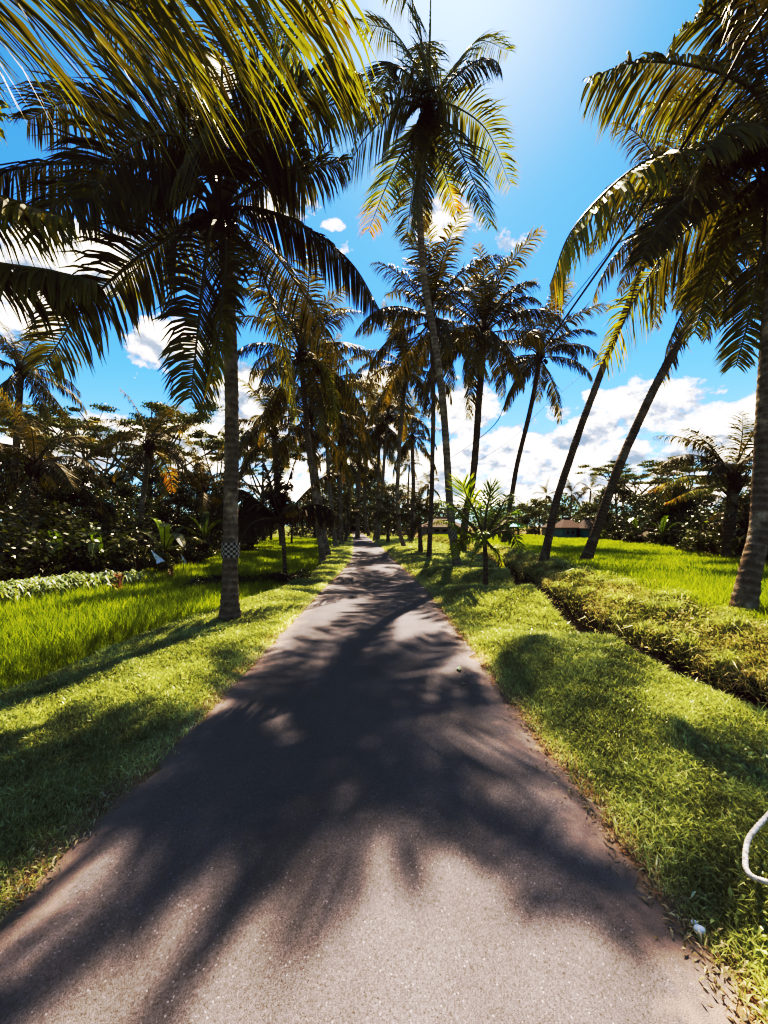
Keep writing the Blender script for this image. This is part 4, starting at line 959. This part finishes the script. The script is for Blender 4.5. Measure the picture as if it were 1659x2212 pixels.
cable([ptop+np.array([0,-.16,.2]),PX(1034,948,21),PX(1099,862,15),PX(1216,694,9.6),PX(1350,502,6.6),PX(1467,327,5.2),PX(1566,175,4.5),PX(1672,3,4.0),np.array([4.3,2.0,7.2]),np.array([4.6,-3,7.0])],.02,'thick black overhead cable sweeping from the pole up to the top right corner')
cable([ptop+np.array([.5,-.16,.2]),PX(1000,912,22),PX(1092,812,15.5),PX(1200,690,10.4),PX(1350,500,7.3),PX(1500,290,5.9),PX(1672,60,5.0),np.array([6.0,2,7.3]),np.array([6.6,-3,7.1])],.008,'thin overhead cable running beside the thick one to the top right')
cable([ptop+np.array([-.5,-.16,.2]),PX(972,1012,33),PX(1032,995,31),PX(1110,945,30),PX(1180,875,31),PX(1300,770,33),PX(1480,590,36),PX(1800,330,40)],.018,'thin slack cable crossing the clouds behind the dense crowned palm')
# fallen frond stems beside the right trunk
def deadfrond(P,label,seed):
    mb=MB(); b=np.array(P[0],float); frond(mb,[np.array(p,float) for p in P],L=.3,n=30,w=.014,droop=.1,tint=.6,tiptint=.2,seed=seed,r0=.02); o=mb.build('fallen_frond',[M['dry'],M['dry']],origin=b); o.location=b; tag(o,label,'fallen frond')
deadfrond([(5.05,4.6,zf1(5.05,4.6)+.1),(4.7,4.2,zf1(4.7,4.2)+.1),(4.3,3.7,zf1(4.3,3.7)+.09),(4.0,3.4,zf1(4.0,3.4)+.08)],'dry fallen frond lying in the weeds below the thick right trunk',1)
def fallen(px,py,label,sz,mat,seed):
    d_=CAMZ/((py-HZ)*K); p0=np.array([(px-829.5)*K*d_,d_,.028]); g=np.random.default_rng(seed); mb=MB()
    V=[];n=9
    for i_ in range(n):
        f=i_/(n-1); w=sz*.18*math.sin(math.pi*f)**.7; c=np.array([sz*(f-.5),.15*sz*math.sin(3*f),.25*sz*(f-.5)**2+.002]); V+=[c+np.array([0,-w,.05*sz]),c,c+np.array([0,w,.04*sz])]
    q=[[a*3+b_,a*3+b_+3,a*3+b_+4,a*3+b_+1] for a in range(n-1) for b_ in range(2)]
    mb.add(V,quads=q,tint=.8); o=mb.build('fallen_leaf',M[mat]); o.location=p0; o.rotation_euler=(0,0,seed*1.3); tag(o,label,'leaf')
fallen(995,1451,'pale curled leaf lying on the road near its right edge',.13,'pale',1)
fallen(1002,1483,'small dry leaf on the road just below the pale curled leaf',.06,'dry',2)
fallen(1272,1742,'dry leaf on the soil at the right edge of the road',.05,'dry',4)
mb=MB()
for (px_,py_,r_) in [(0,0,.018)]: ellipsoid(mb,(0,0,0),(.022,.016,.012),8,6)
for px_,py_,lab in [(1512,2015,'white pebble at the grass edge in the lower right'),(1500,2000,'smaller white pebble touching the grass in the lower right')]:
    d_=CAMZ/((py_-HZ)*K); o=bpy.data.objects.new('pebble',mb.mesh('pebble',[M['scrap']],smooth=True)) if 'PBL' not in globals() else bpy.data.objects.new('pebble',PBL); PBL=o.data
    COL.objects.link(o); o.location=((px_-829.5)*K*d_,d_,.012); o.scale=(1,1,1) if px_>1505 else (.6,.7,.7); tag(o,lab,'pebble')

# ------------------------------------------------------------------ farmhouses
rt_,nt,N,L=newmat('roof_tiles')
geo=N.new('ShaderNodeNewGeometry'); wv=N.new('ShaderNodeTexWave'); wv.inputs['Scale'].default_value=3.2; wv.inputs['Distortion'].default_value=1.5; wv.bands_direction='Z'; L.new(geo.outputs['Position'],wv.inputs['Vector'])
rp=ramp(N,[(0,(.03,.02,.018)),(.6,(.085,.055,.047)),(1,(.15,.11,.095))]); L.new(wv.outputs['Fac'],rp.inputs[0]); p=N.new('ShaderNodeBsdfPrincipled'); L.new(rp.outputs[0],p.inputs['Base Color']); p.inputs['Roughness'].default_value=.8
o=N.new('ShaderNodeOutputMaterial'); L.new(p.outputs[0],o.inputs['Surface']); M['tiles']=rt_
def house(px,py,dd,w,dp,hwall,hroof,wallmat,roofmat,label,windows=2,rz=0.0):
    b=PX(px,py,dd); b[2]=.25; r=thing('farmhouse',tuple(b),label,'house',rotz=rz)
    mb=MB(); box(mb,(0,0,hwall/2),(w,dp,hwall)); mb.build('wall',M[wallmat],r)
    # hipped roof with overhang
    ov=.16; W=w/2+ov; D=dp/2+ov; t=hwall+hroof; rl=w*.12
    V=[(-W,-D,hwall-.05),(W,-D,hwall-.05),(W,D,hwall-.05),(-W,D,hwall-.05),(-rl,0,t),(rl,0,t),(-W,-D,hwall-.17),(W,-D,hwall-.17),(W,D,hwall-.17),(-W,D,hwall-.17)]
    mb=MB(); mb.add(V,quads=[[0,1,5,4],[2,3,4,5],[6,7,1,0],[7,8,2,1],[8,9,3,2],[9,6,0,3],[9,8,7,6]],tris=[[1,2,5],[3,0,4]]); rf=mb.build('roof',M[roofmat],r)
    mb=MB(); tube(mb,[(-rl-.05,0,t+.03),(rl+.05,0,t+.03)],.09,6); mb.build('ridge',M[roofmat],rf)
    for k in range(windows):
        xk=-w/2+w*(k+1)/(windows+2)
        mb=MB(); box(mb,(xk,-dp/2-.03,hwall*.58),(w*.15,.06,hwall*.34)); f=mb.build('window',M['white'],r)
        mb=MB(); box(mb,(xk,-dp/2-.07,hwall*.58),(w*.11,.03,hwall*.26)); mb.build('pane',M['dark'],f)
    mb=MB(); box(mb,(w*.28,-dp/2-.03,hwall*.4),(w*.17,.06,hwall*.78)); mb.build('door',M['dark'],r)
house(1224,1160,35,1.8,2.2,1.1,.8,'blue','tiles','small farmhouse with a blue wall and reddish tiled roof between the leaning trunks')
house(1268,1160,34,1.4,2.0,1.05,.8,'blue','greyroof','small farmhouse with a grey brown roof behind the second leaning trunk',1)
house(1190,1160,40,1.1,2,1.1,.5,'white','greyroof','pale low farmhouse partly hidden behind the first leaning trunk')
house(955,1153,48,5.5,4,1.1,1.1,'white','tiles','long farmhouse with a reddish roof and white band behind the tallest palm',4)
house(1405,1162,24,1.1,1.2,.5,.45,'white','greyroof','tiny field shed with a pale roof at the foot of the right tree line',0)
# blue tarp
b=PX(1110,1150,40); b[2]=.3; r=thing('market_umbrella',tuple(b),'small turquoise parasol standing at the far side of the right field','umbrella')
mb=MB(); tube(mb,[(0,0,0),(0,0,1.35)],.03,6); mb.build('pole',M['white'],r)
mb=MB(); V=[(0,0,1.45)]+[(1.0*math.cos(a),1.0*math.sin(a),1.1) for a in np.linspace(0,2*math.pi,9)[:-1]]; mb.add(V,tris=[[0,k+1,(k+1)%8+1] for k in range(8)]); mb.build('canopy',M['tarp'],r)

# ------------------------------------------------------------------ sky, clouds, sun, camera
SUN_EL=R(57); SUN_AZ=R(11)       # azimuth measured clockwise from +Y
w=bpy.data.worlds.new('World'); sc.world=w; w.use_nodes=True; nt=w.node_tree; N=nt.nodes; L=nt.links; N.clear()
sky=N.new('ShaderNodeTexSky'); sky.sky_type='NISHITA'; sky.sun_disc=False; sky.sun_elevation=SUN_EL; sky.sun_rotation=SUN_AZ; sky.air_density=1.0; sky.dust_density=.2; sky.ozone_density=2.0
tc=N.new('ShaderNodeTexCoord'); Dv=tc.outputs['Generated']
sp=N.new('ShaderNodeSeparateXYZ'); L.new(Dv,sp.inputs[0]); dx,dy,dz=sp.outputs
yy=mth(N,L,'MAXIMUM',dy,.02); u_=mth(N,L,'DIVIDE',dx,yy); v_=mth(N,L,'DIVIDE',dz,yy)
front=mth(N,L,'GREATER_THAN',dy,.03)
def nz(scale,detail,rough,off=(0,0,0),sq=1.6):
    mp=N.new('ShaderNodeMapping'); mp.inputs['Scale'].default_value=(1,1,sq); mp.inputs['Location'].default_value=off; L.new(Dv,mp.inputs[0])
    n=N.new('ShaderNodeTexNoise'); n.inputs['Scale'].default_value=scale; n.inputs['Detail'].default_value=detail; n.inputs['Roughness'].default_value=rough; n.inputs['Distortion'].default_value=.15; L.new(mp.outputs[0],n.inputs['Vector']); return n.outputs['Fac']
BL=[(1470,865,120,48),(1560,930,120,75),(1420,880,100,50),(1330,858,55,22),(1215,893,22,18),(1290,925,50,35),(1240,955,75,40),(1130,950,90,40),(1190,985,120,50),(1000,890,75,55),
 (1080,1000,90,40),(1000,985,80,35),(1330,985,110,35),(1500,1000,120,40),(1650,880,70,50),(1080,1060,200,32),(1300,1055,220,32),(1550,1060,200,40),(950,1060,120,40),
 (345,745,78,62),(210,560,115,60),(110,540,110,60),(20,600,70,80),(620,445,62,32),(520,870,60,75),(560,930,80,60),(955,478,58,38),(1000,445,30,36),(1112,522,34,16),(725,486,20,8),(756,540,16,14),
 (400,960,220,60),(150,980,250,70),(600,1010,140,70),(820,860,40,60),(860,1000,90,60),(60,680,70,60),(-250,760,200,120),(1950,850,200,110),(440,180,60,50)]
m=None
for (bx,by,rx,ry) in BL:
    pk=1.0
    if rx<38: rx*=2.0; ry*=2.0; pk=.25
    cu=(bx-829.5)*K; cv=(HZ-by)*K
    a=mth(N,L,'MULTIPLY_ADD',u_,1/(rx*K),-cu/(rx*K)); b=mth(N,L,'MULTIPLY_ADD',v_,1/(ry*K),-cv/(ry*K))
    q=mth(N,L,'MULTIPLY_ADD',a,a,mth(N,L,'MULTIPLY',b,b)); q=mth(N,L,'SUBTRACT',pk,q)
    m=q if m is None else mth(N,L,'MAXIMUM',m,q)
m=mth(N,L,'MAXIMUM',m,-3.5); m=mth(N,L,'MINIMUM',m,.75)
n1=nz(7,10,.62); nh=nz(24,8,.65,(1,5,2))
dens=mth(N,L,'MULTIPLY_ADD',mth(N,L,'SUBTRACT',n1,.50),6.0,m); dens=mth(N,L,'MULTIPLY_ADD',mth(N,L,'SUBTRACT',nh,.5),3.6,dens)
fr=mth(N,L,'MULTIPLY',dens,1.3); fr=mth(N,L,'ADD',fr,.45)
# clouds elsewhere round the horizon
gen=mth(N,L,'MULTIPLY_ADD',mth(N,L,'ABSOLUTE',dz),-1.2,mth(N,L,'MULTIPLY',mth(N,L,'SUBTRACT',nz(3,8,.6,(4,2,1)),.46),7))
mixf=N.new('ShaderNodeMix'); L.new(front,mixf.inputs[0]); L.new(gen,mixf.inputs[2]); L.new(fr,mixf.inputs[3])
alpha=mth(N,L,'MULTIPLY',mixf.outputs[0],1.0,clamp=True)
alpha=mth(N,L,'SMOOTH_MIN',alpha,1.0,.1,clamp=True)
# relief : denser towards the sun side is brighter
n2=nz(7,10,.62,(0,0,.045)); rel=mth(N,L,'MULTIPLY_ADD',mth(N,L,'SUBTRACT',n1,n2),5.0,.58,clamp=True)
thick=mth(N,L,'MULTIPLY_ADD',mixf.outputs[0],-.13,1.0,clamp=True)
n3=nz(4.2,5,.5,(3,1,2),2.4)
shade=mth(N,L,'MULTIPLY_ADD',n3,1.7,-.3); shade=mth(N,L,'MULTIPLY',mth(N,L,'ADD',mth(N,L,'MULTIPLY',rel,.65),mth(N,L,'MULTIPLY',shade,.5)),1.0,clamp=True)
cr=ramp(N,[(.28,(.17,.24,.34)),(.46,(.34,.40,.49)),(.62,(.80,.80,.79)),(1,(1.12,1.08,1.03))]); L.new(shade,cr.inputs[0])
# graded sky colour
tintn=N.new('ShaderNodeVectorMath'); tintn.operation='MULTIPLY'; L.new(sky.outputs[0],tintn.inputs[0]); tintn.inputs[1].default_value=(.045,.083,.117)
# haze round the sun
sd=N.new('ShaderNodeVectorMath'); sd.operation='DOT_PRODUCT'; L.new(Dv,sd.inputs[0])
sdir=Vector((math.sin(SUN_AZ)*math.cos(SUN_EL),math.cos(SUN_AZ)*math.cos(SUN_EL),math.sin(SUN_EL))); sd.inputs[1].default_value=sdir
gl=mth(N,L,'POWER',mth(N,L,'MAXIMUM',sd.outputs['Value'],0),60); gl2=mth(N,L,'POWER',mth(N,L,'MAXIMUM',sd.outputs['Value'],0),8)
gl=mth(N,L,'ADD',mth(N,L,'MULTIPLY',gl,.24),mth(N,L,'MULTIPLY',gl2,.02))
ga=N.new('ShaderNodeVectorMath'); ga.operation='SCALE'; ga.inputs[0].default_value=(1,.97,.93); L.new(gl,ga.inputs['Scale'])
hzf=mth(N,L,'POWER',mth(N,L,'SUBTRACT',1.0,mth(N,L,'ABSOLUTE',dz,clamp=True),clamp=True),9)
hzm=N.new('ShaderNodeMixRGB'); hzm.inputs[2].default_value=(.42,.58,.78,1); L.new(mth(N,L,'MULTIPLY',hzf,.75),hzm.inputs[0]); L.new(tintn.outputs[0],hzm.inputs[1])
ad=N.new('ShaderNodeVectorMath'); ad.operation='ADD'; L.new(hzm.outputs[0],ad.inputs[0]); L.new(ga.outputs[0],ad.inputs[1])
mc=N.new('ShaderNodeMixRGB'); L.new(alpha,mc.inputs[0]); L.new(ad.outputs[0],mc.inputs[1]); L.new(cr.outputs[0],mc.inputs[2])
# express in background units of strength .1
sc10=N.new('ShaderNodeVectorMath'); sc10.operation='SCALE'; L.new(mc.outputs[0],sc10.inputs[0]); sc10.inputs['Scale'].default_value=10
bg=N.new('ShaderNodeBackground'); bg.inputs['Strength'].default_value=.1; L.new(sc10.outputs[0],bg.inputs[0])
o=N.new('ShaderNodeOutputWorld'); L.new(bg.outputs[0],o.inputs[0])
try: w.cycles.sampling_method='MANUAL'; w.cycles.sample_map_resolution=512
except Exception: pass
sl=bpy.data.lights.new('sun','SUN'); sl.energy=5.0; sl.angle=R(.53); sl.color=(1,.93,.82)
so=bpy.data.objects.new('sun',sl); COL.objects.link(so); so.rotation_euler=(-sdir).to_track_quat('-Z','Y').to_euler()

cam=bpy.data.cameras.new('camera'); co=bpy.data.objects.new('camera',cam); COL.objects.link(co); sc.camera=co
co.location=(0,0,CAMZ); pitch=0.0
# level camera, vertical shift places the horizon (verticals stay as in the photograph)
cam.sensor_fit='VERTICAL'; cam.sensor_height=36; H_T=2212*K
cam.lens=36/H_T; co.rotation_euler=(R(90),0,0); cam.shift_y=(HZ-1106)/2212
cam.clip_start=.05; cam.clip_end=3000
sc.view_settings.view_transform='Standard'; sc.view_settings.look='None'; sc.view_settings.exposure=0
vs=sc.view_settings; vs.use_curve_mapping=True; cm=vs.curve_mapping
def setc(i,pts):
    c=cm.curves[i]
    c.points[0].location=pts[0]; c.points[-1].location=pts[-1]
    for p_ in pts[1:-1]: c.points.new(*p_)
setc(3,[(0,0),(.02,.012),(.05,.032),(.10,.112),(.20,.42),(.38,.73),(.65,.95),(1,1)])
setc(0,[(0,.004),(.03,.037),(.06,.071),(.3,.325),(1,1)]); setc(2,[(0,.002),(.03,.022),(.10,.080),(.3,.28),(.7,.71),(1,.98)])
cm.update()
sc.cycles.max_bounces=6; sc.cycles.diffuse_bounces=2; sc.cycles.transmission_bounces=3; sc.cycles.glossy_bounces=2
sc.cycles.sample_clamp_indirect=4
try: sc.cycles.use_denoising=True
except Exception: pass
